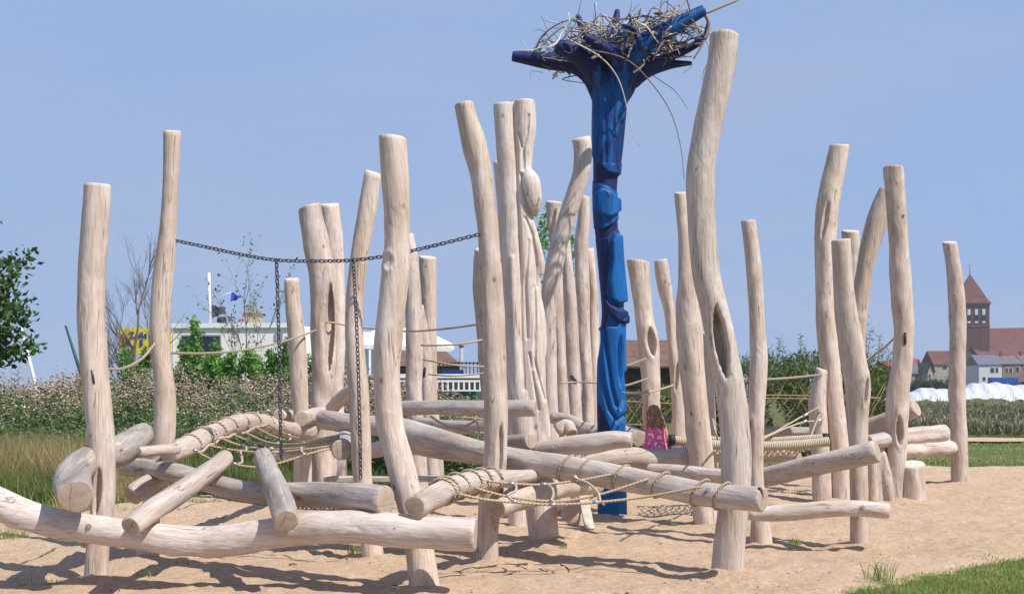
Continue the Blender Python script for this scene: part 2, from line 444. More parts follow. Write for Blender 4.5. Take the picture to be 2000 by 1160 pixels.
def make_log(key, name, pts, d, label, cat, group, weather=0.0, seg=None, carve=(), bolts=(), amp=0.055, post=False, cut=(True, True), parent=None, flare=0.0, mat=None, tilt=13.0, slots=()):
    """pts: (x, y, width[, depth]) in photo pixels at depth d; returns the object. Posts run top to bottom and go 0.35 m into the ground."""
    global rng
    rg = np.random.default_rng(abs(hash_(key)) % (2 ** 31))
    rows = []
    for p in pts:
        dd = p[3] if len(p) > 3 else d
        rows.append((*P(p[0], p[1], dd), p[2] * dd / F / 2))
    rows = np.array(rows)
    if post:
        rows = rows[::-1]                                   # bottom first
        g = rows[0].copy(); up = rows[1] - rows[0]
        dz = g[2] + 0.35
        g[:3] -= up[:3] / max(up[2], 0.05) * dz
        g[2] = -0.35
        rows = np.vstack([g, rows])
    L = np.linalg.norm(np.diff(rows[:, :3], axis=0), axis=1).sum()
    rmax = rows[:, 3].max()
    if seg is None: seg = 56 if carve else 30
    step = 0.022 if carve else 0.045
    n = max(8, int(L / step))
    C4 = catmull(rows, n)
    C, r = C4[:, :3], np.maximum(C4[:, 3], 0.01)
    s = np.linspace(0, L, n)
    if flare: r = r * (1 + flare * np.exp(-(s - 0.35 * post) / 0.25))
    T, N, B = frames(C)
    th = np.arange(seg) / seg * 2 * np.pi
    TH, SS = np.meshgrid(th, s)
    rr = r[:, None] * (1 + log_noise(TH, SS, r, rg, amp))
    V = C[:, None] + rr[..., None] * (np.cos(TH)[..., None] * N[:, None] + np.sin(TH)[..., None] * B[:, None])
    V = V.reshape(-1, 3)
    Cf = np.repeat(C, seg, 0)
    for (cx, cy, hw, hh, tilt, dep) in carve:
        x, y = px_of(V)
        u0, v0 = x - cx, y - cy
        ct, st_ = math.cos(R(tilt)), math.sin(R(tilt))
        u, v = u0 * ct + v0 * st_, -u0 * st_ + v0 * ct
        wv = hw * np.clip(1 - (v / hh) ** 2, 0, 1)
        ok = (wv > 0.2) & (np.abs(u) < wv) & (V[:, 1] < Cf[:, 1] + 0.02)
        pr = np.zeros(len(V))
        q = 1 - np.abs(u[ok]) / wv[ok]
        pr[ok] = np.clip(q * 2.2, 0, 1) ** 0.8 * np.clip(wv[ok] / hw * 2, 0, 1)
        V[:, 1] += pr * dep
        # raised lip round the hollow
        e = np.sqrt((u / (hw * 1.5)) ** 2 + (v / (hh * 1.15)) ** 2)
        lip = np.exp(-((e - 1.0) / 0.22) ** 2) * (V[:, 1] < Cf[:, 1]) * (~ok)
        dirv = V - Cf
        V += dirv * (lip * 0.07)[:, None]
    V = V.reshape(n, seg, 3)
    if post:                                   # saw cut tipped a little toward the viewer
        k_ = math.tan(R(tilt)); sx_ = rg.normal(0, .10)
        for i_, f_ in ((n - 1, 1.0), (n - 2, .6), (n - 3, .3), (n - 4, .12)):
            off_ = V[i_] - C[i_]
            V[i_] += T[i_] * (off_[:, 1:2] * k_ + off_[:, 0:1] * sx_) * f_
    # chamfered ends
    ends = []
    for e, (i0, sgn) in enumerate(((0, -1), (n - 1, 1))):
        if not cut[e]: continue
        ring = V[i0].copy()
        c = ring.mean(0)
        ch = min(0.012, rmax * 0.12)
        inner = c + (ring - c) * (1 - 1.2 * ch / rmax) + T[i0] * sgn * ch
        ends.append((e, inner, c + T[i0] * sgn * ch, T[i0] * sgn))
    rings = [V.reshape(-1, 3)]
    q = [grid_quads(n, seg)]
    cnt = n * seg
    for (e, inner, c, t) in ends:
        rings.append(inner)
        base = 0 if e == 0 else (n - 1) * seg
        j = np.arange(seg); j2 = (j + 1) % seg
        q.append(np.stack([base + j, base + j2, cnt + j2, cnt + j], -1) if e == 1 else np.stack([base + j2, base + j, cnt + j, cnt + j2], -1))
        cnt += seg
    VW = np.vstack(rings)
    org = C[0].copy()
    if post:
        k0 = np.argmin(np.abs(C[:, 2])); org = C[k0].copy(); org[2] = 0
    z = C[-1] - C[0]; z /= np.linalg.norm(z)
    Mx = Matrix.Translation(Vector(org)) @ Vector(z).to_track_quat('Z', 'Y').to_matrix().to_4x4()
    Mi = np.array(Mx.inverted())
    o = ob(name, mk_mesh(name, VW @ Mi[:3, :3].T + Mi[:3, 3], np.vstack(q), None, mat or WOOD), parent, label, cat, group, M=Mx)
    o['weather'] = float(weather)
    for (e, inner, c, t) in ends:
        if post and e == 0: continue
        Mc = Matrix.Translation(Vector(c)) @ Vector(t).to_track_quat('Z', 'Y').to_matrix().to_4x4()
        Mci = np.array(Mc.inverted())
        lv = inner @ Mci[:3, :3].T + Mci[:3, 3]
        ctr = np.array((0, 0, 0.0))
        mid = lv * 0.55 + np.array((0, 0, 0.004))
        VV = np.vstack([lv, mid, ctr + (0, 0, 0.003)])
        j = np.arange(seg); j2 = (j + 1) % seg
        qq = np.stack([j, j2, seg + j2, seg + j], -1)
        tt = np.stack([seg + j, seg + j2, np.full(seg, 2 * seg)], -1)
        if np.dot(np.cross(lv[1] - lv[0], -lv[0]), (0, 0, 1)) < 0: qq, tt = qq[:, ::-1], tt[:, ::-1]
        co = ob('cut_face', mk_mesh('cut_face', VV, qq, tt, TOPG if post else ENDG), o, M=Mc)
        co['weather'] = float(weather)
    for (bx_, by_) in bolts:
        xs, ys = px_of(C)
        i = np.argmin((xs - bx_) ** 2 + (ys - by_) ** 2)
        dd = C[i][1] - r[i] * 0.96
        bolt(P(bx_, by_, dd), o)
    for (sx_, sy_, sw_, sh_, st2) in slots:
        xs, ys = px_of(C); i = int(np.argmin((ys - sy_) ** 2 + (xs - sx_) ** 2))
        dd = C[i][1] - math.sqrt(max(r[i] ** 2 - ((sx_ - xs[i]) * C[i][1] / F) ** 2, 1e-4))
        outl = [(sw_ / 2 * math.cos(t_), -(sh_ - sw_) / 2 * (1 if math.sin(t_) > 0 else -1) - sw_ / 2 * math.sin(t_)) for t_ in np.linspace(0.05, 2 * math.pi + .05, 20, endpoint=False)]
        ca, sa = math.cos(R(st2)), math.sin(R(st2))
        pl = [(sx_ + u_ * ca - v_ * sa, sy_ + u_ * sa + v_ * ca) for u_, v_ in outl]
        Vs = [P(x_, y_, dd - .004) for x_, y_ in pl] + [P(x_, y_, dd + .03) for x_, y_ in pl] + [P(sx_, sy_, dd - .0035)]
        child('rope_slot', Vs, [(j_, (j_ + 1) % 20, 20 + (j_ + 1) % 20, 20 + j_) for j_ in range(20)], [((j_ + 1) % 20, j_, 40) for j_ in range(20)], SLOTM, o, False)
        if sh_ > 12:
            Vt, qt, tt_, uvt = tube(np.array([P(pl[5][0], pl[5][1] + 3, dd - .006), P(sx_ + 1, sy_, dd - .014), P(pl[15][0], pl[15][1] - 3, dd - .006)]), .009, 6); child('rope_end', Vt, qt, tt_, DARKSTEEL, o, True, None, uvt)
    LOGS[key] = (C, r, T, N, B)
    return o

def hash_(s):
    h = 17
    for ch in s: h = (h * 131 + ord(ch)) % 1000003
    return h

_bolt = {}
def bolt(p, parent, nrm=(0, -1, 0)):
    if not _bolt:
        b = Bag()
        for (rad, y0, y1, sg) in ((0.024, 0.004, -0.006, 16), (0.012, -0.006, -0.016, 6)):
            th = np.arange(sg) / sg * 2 * np.pi
            V = np.array([(rad * math.cos(t), y, rad * math.sin(t)) for y in (y0, y1) for t in th] + [(0, y1 - 0.003, 0)])
            j = np.arange(sg); j2 = (j + 1) % sg
            b.add(V, np.stack([j, j2, sg + j2, sg + j], -1), np.stack([sg + j, sg + j2, np.full(sg, 2 * sg)], -1))
        V, q, t, uv, a = b.arrays()
        _bolt['m'] = mk_mesh('bolt', V, q, t, STEEL, False)
    return ob('bolt', _bolt['m'], parent, M=Matrix.Translation(Vector(p)))

def on_log(key, x, side=None):
    C, r, T, N, B = LOGS[key]
    xs, ys = px_of(C)
    return int(np.argmin(np.abs(xs - x)))

def wrap_ring(key, x, rr=0.011, lean=0.25, turns=1.0):
    """one turn of rope round a log at photo column x"""
    C, r, T, N, B = LOGS[key]
    i = on_log(key, x)
    th = np.linspace(0, 2 * np.pi * turns, int(28 * turns) + 1)
    ax = C[i] + T[i] * 0  
    pts = [ax + (r[i] * 1.03 + rr * 0.7) * (math.cos(t) * N[i] + math.sin(t) * B[i]) + T[i] * (lean * r[i] * math.sin(t)) + T[i] * (t / 6.283 * 0.03) for t in th]
    return tube(np.array(pts), rr, 6, True)

def rope(name, pts, label, group=None, rr=0.011, mat=None, cat='rope', parent=None, n=None):
    """pts: (x, y, d) photo points"""
    W = np.array([P(*p) for p in pts])
    L = np.linalg.norm(np.diff(W, axis=0), axis=1).sum()
    C = catmull(W, n or max(6, int(L / 0.06)))
    V, q, t, uv = tube(C, rr, 8)
    if parent is not None:
        return child(name, V, q, t, mat or ROPE, parent, True, None, uv)
    o = W[0]
    return ob(name, mk_mesh(name, V - o, q, t, mat or ROPE, True, None, uv), None, label, cat, group, M=Matrix.Translation(Vector(o)))

# ------------------------------------------------------------------ ground and sand
SAND_POLY = np.array([(-9, 7.5), (-7.2, 12.5), (-6.4, 15.4), (-5.8, 18.1), (-5, 19.9), (-3, 20.4), (3, 22.6), (8.5, 26.8), (13, 27.2), (19, 26.8),
                      (17, 18), (8.2, 14.4), (5.4, 12.7), (4.15, 11.75), (3.2, 10.85), (2.65, 10.1), (2.2, 8), (0, 6.3), (-4, 6.3)], float)

def poly_sd(x, y, poly):
    """signed distance, positive inside"""
    d = np.full(x.shape, 1e9); inside = np.zeros(x.shape, bool)
    n = len(poly)
    for i in range(n):
        a, b = poly[i], poly[(i + 1) % n]
        e = b - a
        t = np.clip(((x - a[0]) * e[0] + (y - a[1]) * e[1]) / (e @ e), 0, 1)
        d = np.minimum(d, np.hypot(x - a[0] - t * e[0], y - a[1] - t * e[1]))
        c = ((a[1] > y) != (b[1] > y)) & (x < (b[0] - a[0]) * (y - a[1]) / (b[1] - a[1] + 1e-12) + a[0])
        inside ^= c
    return np.where(inside, d, -d)

def sinnoise(x, y, rg, fs, amp, k=6):
    f = np.zeros(np.shape(x))
    for i in range(k):
        a = rg.uniform(0, 6.28); w = fs * rg.uniform(0.7, 1.4); ph = rg.uniform(0, 6.28)
        f = f + np.sin(w * (x * np.cos(a) + y * np.sin(a)) + ph)
    return f * amp / math.sqrt(k)

def edge_noise(x, y):
    rg = np.random.default_rng(5)
    return sinnoise(x, y, rg, 2.5, 0.10) + sinnoise(x, y, rg, 7.0, 0.07) + sinnoise(x, y, rg, 18, 0.04)

def sand_sd(x, y):
    return poly_sd(x, y, SAND_POLY) + edge_noise(x, y)

k = NT('meadow_ground')
n1 = k.noise(k.coord('Object'), 0.35, 5); n2 = k.noise(k.coord('Object'), 6.0, 6, 0, 0.7)
c = k.ramp(n1, [(0.3, (0.055, 0.085, 0.022)), (0.7, (0.12, 0.125, 0.045))])
c = k.mix(k.ramp(n2, [(0.35, 0.0), (0.7, 0.55)]), c, (0.15, 0.14, 0.07))
GROUND = k.fin(c, 0.95, k.bump(n2, 0.8, 0.05), 0.1)
# ground sheet, one sheet to the horizon with a finer middle
gx = np.concatenate([[-1500, -600, -250, -120, -60], np.linspace(-35, 35, 71), [60, 120, 250, 600, 1500]])
gy = np.concatenate([[-200, -60, -20, 0], np.linspace(4, 70, 67), [90, 130, 200, 400, 800, 2200]])
GX, GY = np.meshgrid(gx, gy)
GZ = sinnoise(GX, GY, np.random.default_rng(2), 0.5, 0.02) * (np.abs(GX) < 60) - 0.03
ob('ground', mk_mesh('ground', np.stack([GX, GY, GZ], -1), grid_quads(len(gy), len(gx), False), None, GROUND), kind='structure')

k = NT('play_sand')
co = k.coord('Object')
n1 = k.noise(co, 0.9, 4); n2 = k.noise(co, 190.0, 3, 0, 0.7); n3 = k.noise(co, 17.0, 5, 0, 0.7)
c = k.ramp(n1, [(0.3, (0.485, 0.345, 0.23)), (0.7, (0.56, 0.405, 0.28))])
c = k.mix(k.ramp(n2, [(0.32, 0.6), (0.5, 0.0)]), c, (0.28, 0.185, 0.115))
c = k.mix(k.ramp(n2, [(0.55, 0.0), (0.72, 0.55)]), c, (0.66, 0.50, 0.37))
c = k.mix(k.ramp(n3, [(0.34, 0.55), (0.5, 0.0)]), c, (0.34, 0.23, 0.145))
c = k.mix(k.ramp(n3, [(0.53, 0.0), (0.68, 0.45)]), c, (0.68, 0.525, 0.395))
n4 = k.noise(co, 38.0, 5, 0, 0.8)
c = k.mix(k.ramp(n4, [(0.32, 0.85), (0.47, 0.0)]), c, (0.27, 0.18, 0.115))
c = k.mix(k.ramp(n4, [(0.55, 0.0), (0.70, 0.5)]), c, (0.66, 0.52, 0.40))
SAND = k.fin(c, 0.95, k.bump(n2, 0.6, 0.006, k.bump(n4, 0.8, 0.014, k.bump(n3, 0.8, 0.034))), 0.1)
sx = np.arange(-10.5, 19.6, 0.055)
sy = [6.0]
while sy[-1] < 28.5: sy.append(sy[-1] + 0.05 * max(1, sy[-1] / 11))
sy = np.array(sy)
SX, SY = np.meshgrid(sx, sy)
rg = np.random.default_rng(11)
sd = sand_sd(SX, SY)
hz = sinnoise(SX, SY, rg, 1.6, 0.012) + sinnoise(SX, SY, rg, 6.0, 0.008)
flat = np.array([mnoise.noise((a * 4.6, b * 4.6, 0.3)) * 0.024 + mnoise.noise((a * 9.0, b * 9.0, 4.1)) * 0.016 + abs(mnoise.noise((a * 2.1, b * 2.1, 9.1))) * 0.02 for a, b in zip(SX.ravel(), SY.ravel())]).reshape(SX.shape)
hz = hz + flat + 0.012
# scuffed footprints
for i in range(700):
    fx, fy = rg.uniform(-7, 10), rg.uniform(8, 22)
    a = rg.uniform(0, 6.28)
    m = (np.abs(SX - fx) < 0.3) & (np.abs(SY - fy) < 0.3)
    u = (SX[m] - fx) * math.cos(a) + (SY[m] - fy) * math.sin(a); v = -(SX[m] - fx) * math.sin(a) + (SY[m] - fy) * math.cos(a)
    e = np.sqrt((u / 0.13) ** 2 + (v / 0.055) ** 2)
    hz[m] += rg.uniform(0.4, 1.0) * (-0.032 * np.exp(-e ** 2) + 0.015 * np.exp(-((e - 1.6) / 0.5) ** 2))
for (bx_, by_) in ((187, 1142), (292, 1093), (727, 1090), (831, 1156), (951, 1101), (1066, 1060), (1380, 1026), (1420, 1127), (1486, 1066), (1644, 980), (1679, 1068), (1746, 978), (1783, 978), (1876, 946), (1606, 981), (1715, 978), (1196, 1008), (1130, 1030)):
    g_ = P(bx_, by_, D(by_)); r2 = np.hypot(SX - g_[0] - .03, SY - g_[1])
    hz += .035 * np.exp(-(r2 / .26) ** 2) - .02 * np.exp(-((r2 - .5) / .2) ** 2) * (1 + .6 * np.sin(np.arctan2(SY - g_[1], SX - g_[0]) * 3 + bx_))
SZ = hz * np.clip(sd / 0.3, 0, 1) + np.clip(sd * 0.25, -0.25, 0.02) - 0.012
ob('sand', mk_mesh('sand', np.stack([SX, SY, SZ], -1), grid_quads(len(sy), len(sx), False), None, SAND), kind='structure')

# sandy path far right
pvx = np.linspace(12.5, 60, 60)
wob = np.sin(pvx * 1.9) * .25 + np.sin(pvx * .7) * .3
pv = np.vstack([np.stack([pvx, 40.0 + wob + np.clip(14 - pvx, 0, 2), np.full(60, .02)], -1), np.stack([pvx, 42.6 - wob * .7 + np.sin(pvx * 3.1) * .2, np.full(60, .02)], -1)])
ob('path', mk_mesh('path', pv, [(i, i + 1, 61 + i, 60 + i) for i in range(59)], None, SAND), kind='structure')

# ------------------------------------------------------------------ upright posts
GP = 'debarked log posts standing in the sand'
def post(key, pts, yb, label, **kw):
    d = kw.pop('d', None) or D(yb) + kw.pop('back', 0.0)
    return make_log(key, 'log_post', pts, d, label, 'post', GP, post=True, **kw)

post('p1', [(191, 362, 49), (188, 430, 51), (182, 520, 53), (178, 600, 53), (181, 680, 51), (187, 760, 50), (196, 850, 50), (201, 930, 47), (198, 1000, 46), (190, 1070, 44), (187, 1142, 47)], 1142,
     'thick near post at far left, bolted behind the long bowed front beam', carve=[(190, 960, 7, 50, 4, .05)], slots=[(181, 735, 6, 32, -8)], back=.1)
post('p2', [(336, 258, 31), (334, 330, 31), (331, 420, 32), (325, 490, 36), (316, 560, 40), (312, 630, 43), (314, 690, 41), (322, 760, 40), (321, 830, 42), (314, 890, 42), (304, 950, 40), (294, 1020, 44), (292, 1093, 50)], 1093,
     'slender wavy post on the left holding the left end of the overhead chain')
post('p3', [(570, 546, 29), (572, 590, 31), (577, 640, 33), (582, 700, 32), (586, 780, 33), (591, 860, 33), (592, 987, 34)], 987,
     'short knobbly post between the hanging chain and the hollow forked post')
post('p4', [(604, 405, 48), (612, 450, 48), (624, 510, 50), (630, 560, 50), (631, 640, 48), (631, 720, 47), (631, 800, 47), (633, 880, 49), (635, 982, 52)], 982,
     'post with a long vertical hollow slot, left of the twin tops', carve=[(643, 640, 11, 92, 1, .2)])
post('p5', [(643, 400, 40), (648, 440, 38), (654, 500, 36), (658, 580, 32), (658, 660, 32), (656, 760, 32), (660, 860, 32), (662, 968, 34)], 968,
     'post directly behind the hollow slotted post, right one of the twin tops')
post('p6', [(729, 339, 34), (719, 400, 37), (707, 470, 36), (697, 540, 35), (691, 620, 36), (694, 700, 38), (701, 780, 38), (706, 860, 37), (709, 930, 36), (718, 1010, 40), (727, 1090, 42)], 1090,
     'leaning post behind the right-hand hanging chain')
post('p7', [(766, 270, 50), (769, 310, 51), (773, 360, 54), (776, 420, 52), (776, 470, 54), (772, 530, 56), (764, 610, 56), (757, 700, 57), (757, 770, 56), (764, 840, 54), (782, 910, 53), (798, 970, 51), (812, 1030, 51), (822, 1090, 52), (831, 1156, 55)], 1156,
     'big near post left of centre, leg bending right behind the front beam', amp=.055, carve=[(758, 510, 9, 16, 0, .01)], back=.1)
post('p8', [(795, 460, 28), (804, 520, 30), (808, 600, 32), (808, 680, 34), (808, 760, 33), (813, 850, 34), (820, 956, 36)], 956,
     'pale post half hidden by the big near post, on its right')
post('p8b', [(818, 600, 20), (826, 650, 22), (831, 720, 26), (836, 790, 30), (846, 948, 32)], 948,
     'thin leaning stem squeezed between two back posts right of the big near post', slots=[(829, 727, 5, 20, 8)])
post('p9', [(835, 503, 34), (837, 560, 32), (838, 640, 30), (838, 720, 30), (840, 790, 30), (848, 870, 30), (853, 942, 31)], 942,
     'straight flat-topped back post silhouetted against the sky beside the white parasol')
post('p10', [(905, 204, 36), (914, 240, 41), (926, 285, 47), (938, 330, 44), (948, 400, 43), (954, 460, 43), (959, 540, 45), (964, 630, 45), (968, 720, 43), (969, 800, 45), (969, 860, 44), (966, 910, 46), (958, 970, 46), (952, 1040, 42), (951, 1101, 43)], 1101,
     'tall kinked post in the middle holding the right end of the chain', carve=[(976, 880, 6, 55, 2, .04)], back=.08)
post('p11', [(952, 488, 52), (950, 560, 50), (953, 640, 46), (957, 720, 42), (962, 820, 40), (965, 945, 40)], 945,
     'stout flat-topped back post hidden behind the tall kinked middle post')
post('p13', [(975, 317, 23), (984, 400, 26), (992, 520, 28), (1000, 700, 30), (1010, 1030, 34)], 1030,
     'narrow post tucked behind the carved double post, lower top at its left')
post('p14', [(1134, 271, 36), (1138, 300, 36), (1134, 340, 36), (1120, 385, 36), (1106, 430, 36), (1093, 475, 34), (1081, 530, 36), (1073, 580, 32), (1072, 650, 28), (1075, 800, 30), (1080, 985, 32)], 985,
     'crooked post leaning right with a bent neck, just left of the blue totem')
post('p15', [(1082, 395, 29), (1082, 430, 26), (1084, 475, 20), (1087, 540, 25), (1090, 620, 25), (1094, 700, 24), (1100, 800, 24), (1106, 960, 28)], 960,
     'slim post crossing behind the crooked leaning post', carve=[(1078, 440, 5, 35, 12, .05)])
post('p16', [(1106, 470, 14), (1108, 520, 20), (1113, 600, 27), (1118, 700, 29), (1123, 800, 27), (1128, 955, 30)], 955,
     'tapering pale post with a small slanted slot, left of the blue totem', slots=[(1121, 740, 5, 19, -42)])
post('p17', [(1142, 384, 20), (1140, 430, 24), (1136, 490, 27), (1138, 580, 26), (1143, 680, 24), (1148, 760, 22), (1152, 940, 26)], 940,
     'back post peeping out immediately left of the blue totem')
post('p18', [(1151, 487, 20), (1156, 550, 20), (1160, 640, 20), (1160, 740, 20), (1162, 938, 24)], 938,
     'lower flat-topped back post touching the left edge of the blue totem')
post('p19', [(1246, 513, 42), (1252, 560, 40), (1259, 620, 38), (1266, 670, 39), (1271, 730, 36), (1274, 790, 33), (1278, 860, 34), (1280, 955, 36)], 955,
     'post with a lens-shaped knot hole, behind the sitting child', carve=[(1273, 668, 9, 30, -8, .16)])
post('p20', [(1290, 509, 26), (1296, 550, 27), (1306, 600, 23), (1313, 660, 21), (1320, 720, 24), (1324, 790, 24), (1326, 860, 26), (1328, 955, 28)], 955,
     'thin leaning post with a curled top right of the knot-hole post', carve=[(1322, 735, 4, 30, 4, .06)])
post('p21', [(1329, 378, 24), (1333, 430, 24), (1338, 480, 27), (1343, 550, 38), (1345, 620, 48), (1350, 700, 51), (1358, 780, 49), (1366, 860, 47), (1373, 930, 47), (1380, 1026, 50)], 1026,
     'post swelling downward with a dark slot, left of the tallest post', slots=[(1366, 826, 5, 30, -3)])
post('p21b', [(1384, 650, 24), (1384, 720, 24), (1386, 800, 24), (1390, 965, 28)], 965,
     'sliver of a back post between the swelling post and the tallest post')
post('p22', [(1414, 71, 53), (1410, 120, 54), (1394, 200, 57), (1380, 270, 56), (1370, 330, 56), (1369, 400, 56), (1373, 480, 56), (1380, 540, 57), (1394, 600, 56), (1412, 690, 58), (1424, 760, 58), (1435, 850, 57), (1438, 930, 57), (1432, 1000, 58), (1425, 1060, 60), (1420, 1127, 61)], 1127,
     'tallest and thickest post of all, S-curved with a long hollow', carve=[(1409, 668, 13, 76, -9, .2)], amp=.035, back=.1)
post('p23', [(1461, 433, 30), (1468, 490, 31), (1475, 560, 32), (1479, 620, 32), (1482, 690, 36), (1480, 740, 34), (1477, 800, 31), (1479, 870, 28), (1480, 940, 26), (1483, 1000, 32), (1486, 1066, 42)], 1066,
     'wiry post immediately right of the tallest post', carve=[(1467, 845, 5, 27, 0, .07)])
post('p24', [(1639, 284, 35), (1631, 330, 38), (1621, 380, 40), (1613, 460, 41), (1612, 540, 41), (1615, 620, 42), (1622, 710, 42), (1631, 800, 40), (1640, 890, 38), (1644, 980, 38)], 980,
     'tall curved post on the right, crossing behind the shorter white-topped post', carve=[(1612, 430, 5, 40, 10, .03)])
post('p25', [(1642, 470, 35), (1646, 520, 35), (1651, 580, 38), (1658, 640, 41), (1668, 710, 46), (1676, 760, 48), (1677, 820, 42), (1677, 900, 39), (1678, 980, 38), (1679, 1068, 39)], 1068,
     'white-topped post in front on the right with a bulging knee', carve=[(1692, 765, 3, 30, 5, .04)])
post('p26', [(1662, 452, 35), (1664, 560, 35), (1668, 700, 35), (1672, 955, 36)], 955,
     'flat-topped post hidden behind the white-topped post, only its top showing')
post('p28', [(1747, 328, 38), (1750, 390, 39), (1755, 480, 38), (1760, 570, 39), (1765, 650, 40), (1760, 720, 42), (1752, 780, 44), (1751, 830, 42), (1750, 880, 38), (1746, 978, 36)], 978,
     'tall bent post on the right that the slanted log leans against', carve=[(1757, 841, 6, 30, -2, .1)], slots=[(1768, 661, 5, 24, 0)], bolts=[(1765, 420)])
post('p29', [(1855, 474, 27), (1862, 520, 29), (1868, 580, 31), (1871, 650, 32), (1869, 750, 32), (1872, 850, 31), (1876, 946, 33)], 946,
     'lone slim post at far right in front of the church', slots=[(1877, 874, 5, 6, 0)])
post('p30', [(1605, 722, 22), (1598, 780, 32), (1600, 850, 34), (1606, 981, 37)], 981,
     'short leaning post behind the tall curved right post, holding swing ropes', slots=[(1600, 808, 5, 7, 0)])
post('p31', [(1128, 962, 26), (1129, 1000, 27), (1130, 1030, 30)], 1030,
     'short support post under the middle net, propped by a grey board')

# slanted log between posts on the right
make_log('p27', 'leaning_log', [(1735, 372, 34), (1722, 405, 37), (1708, 450, 38), (1694, 500, 37), (1684, 550, 35), (1677, 610, 34), (1672, 700, 34), (1668, 965, 36)], D(965), 
         'slanted log leaning its head against the tall bent post', 'post', GP, post=True)

# carved double post -------------------------------------------------
dC = D(1060)
bag = Bag()
def px_tube(pts, d, seg=16, step=0.05, sq=1.0):
    W = np.array([(*P(p[0], p[1], p[3] if len(p) > 3 else d), p[2] * (p[3] if len(p) > 3 else d) / F / 2) for p in pts])
    L = np.linalg.norm(np.diff(W[:, :3], axis=0), axis=1).sum()
    C4 = catmull(W, max(5, int(L / step)))
    return tube(C4[:, :3], np.maximum(C4[:, 3], 0.006), seg)
for pts in ([(984, 203, 42), (991, 300, 43), (998, 400, 44), (1004, 520, 50), (1010, 650, 52), (1016, 780, 56), (1046, 930, 58), (1064, 1060, 60), (1066, 1110, 60)],
            [(1023, 197, 44), (1025, 250, 45), (1022, 300, 38), (1019, 350, 40), (1020, 430, 46), (1028, 500, 48), (1036, 600, 46), (1040, 700, 50), (1044, 800, 50), (1058, 930, 50), (1066, 1060, 52), (1067, 1110, 52)],
            [(1030, 332, 16, dC - .07), (1036, 352, 36, dC - .09), (1041, 385, 36, dC - .09), (1043, 408, 26, dC - .08), (1042, 420, 10, dC - .07)],
            [(1036, 430, 14, dC - .05), (1046, 480, 22, dC - .05), (1055, 520, 20, dC - .03), (1056, 538, 12, dC - .03)],
            [(1048, 570, 16, dC - .02), (1056, 630, 22, dC - .02), (1058, 690, 18, dC - .02), (1052, 720, 8, dC)],
            
            [(1040, 710, 10, dC - .1), (1054, 760, 20, dC - .09), (1062, 830, 26, dC - .06), (1066, 920, 20, dC)],
            [(1000, 500, 10, dC - .13), (1006, 620, 18, dC - .12), (1012, 760, 16, dC - .12), (1030, 850, 10, dC - .1)]):
    V, q, t, uv = px_tube(pts, dC, 20)
    bag.add(V, q, t)
V, q, t, uv, a = bag.arrays()
oC = P(1066, 1060, dC) * (1, 1, 0)
me, co_ = remesh(V - oC, q, t, 0.012, 10)
W = co_ + oC; x, y = px_of(W); front = np.clip((dC + .02 - W[:, 1]) / .08, 0, 1)
dp = np.zeros(len(W))
for path, wd, am in (([(1003, 196), (1004, 260), (1009, 330), (1012, 420), (1016, 520), (1018, 640), (1024, 760)], 5, .05), ([(1033, 225), (1030, 262), (1022, 290), (1024, 332)], 3.5, .04), ([(1014, 262), (1020, 290), (1022, 332)], 3, .035),
                     ([(1018, 340), (1022, 372), (1030, 402), (1040, 424)], 4, .06), ([(1026, 425), (1040, 460), (1046, 500), (1048, 560)], 4, .04), ([(1044, 560), (1046, 640), (1044, 720)], 4, .04),
                     ([(1044, 700), (1050, 730), (1064, 780)], 4, .05), ([(1034, 690), (1042, 740), (1052, 800)], 3.5, .04), ([(1032, 470), (1026, 560), (1030, 660)], 4, .03)):
    for (xa, ya), (xb, yb_) in zip(path[:-1], path[1:]):
        tt = np.clip(((x - xa) * (xb - xa) + (y - ya) * (yb_ - ya)) / ((xb - xa) ** 2 + (yb_ - ya) ** 2), 0, 1)
        dp = np.maximum(dp, np.clip(1 - np.hypot(x - xa - tt * (xb - xa), y - ya - tt * (yb_ - ya)) / wd, 0, 1) * am)
W[:, 1] += dp * front * .62
me.vertices.foreach_set('co', (W - oC).astype(np.float32).ravel()); me.update()
me.materials.append(WOOD)
cp = ob('carved_post', me, None, 'carved double-trunk post with hanging wooden lobe, centre of the structure', 'carved post', None, M=Matrix.Translation(Vector(P(1066, 1060, dC) * (1, 1, 0))))
cp['weather'] = 0.1
for (x, y, w, tl) in ((983, 202, 39, -.15), (1024, 196, 41, .1)):
    th = np.arange(28) / 28 * 2 * np.pi
    rr_ = w * dC / F / 2 * .86
    p0 = P(x, y, dC) + (0, 0, -.03)
    ring = np.array([(rr_ * math.cos(t_) * (1 + .06 * math.sin(3 * t_)), rr_ * math.sin(t_), tl * rr_ * math.cos(t_) * 0.3 + 0.004) for t_ in th])
    Vd = np.vstack([ring, (0, 0, 0.012)])
    j = np.arange(28)
    ob('cut_face', mk_mesh('cut_face', Vd, None, np.stack([j, (j + 1) % 28, np.full(28, 28)], -1), ENDG), cp, M=Matrix.Translation(Vector(p0)))

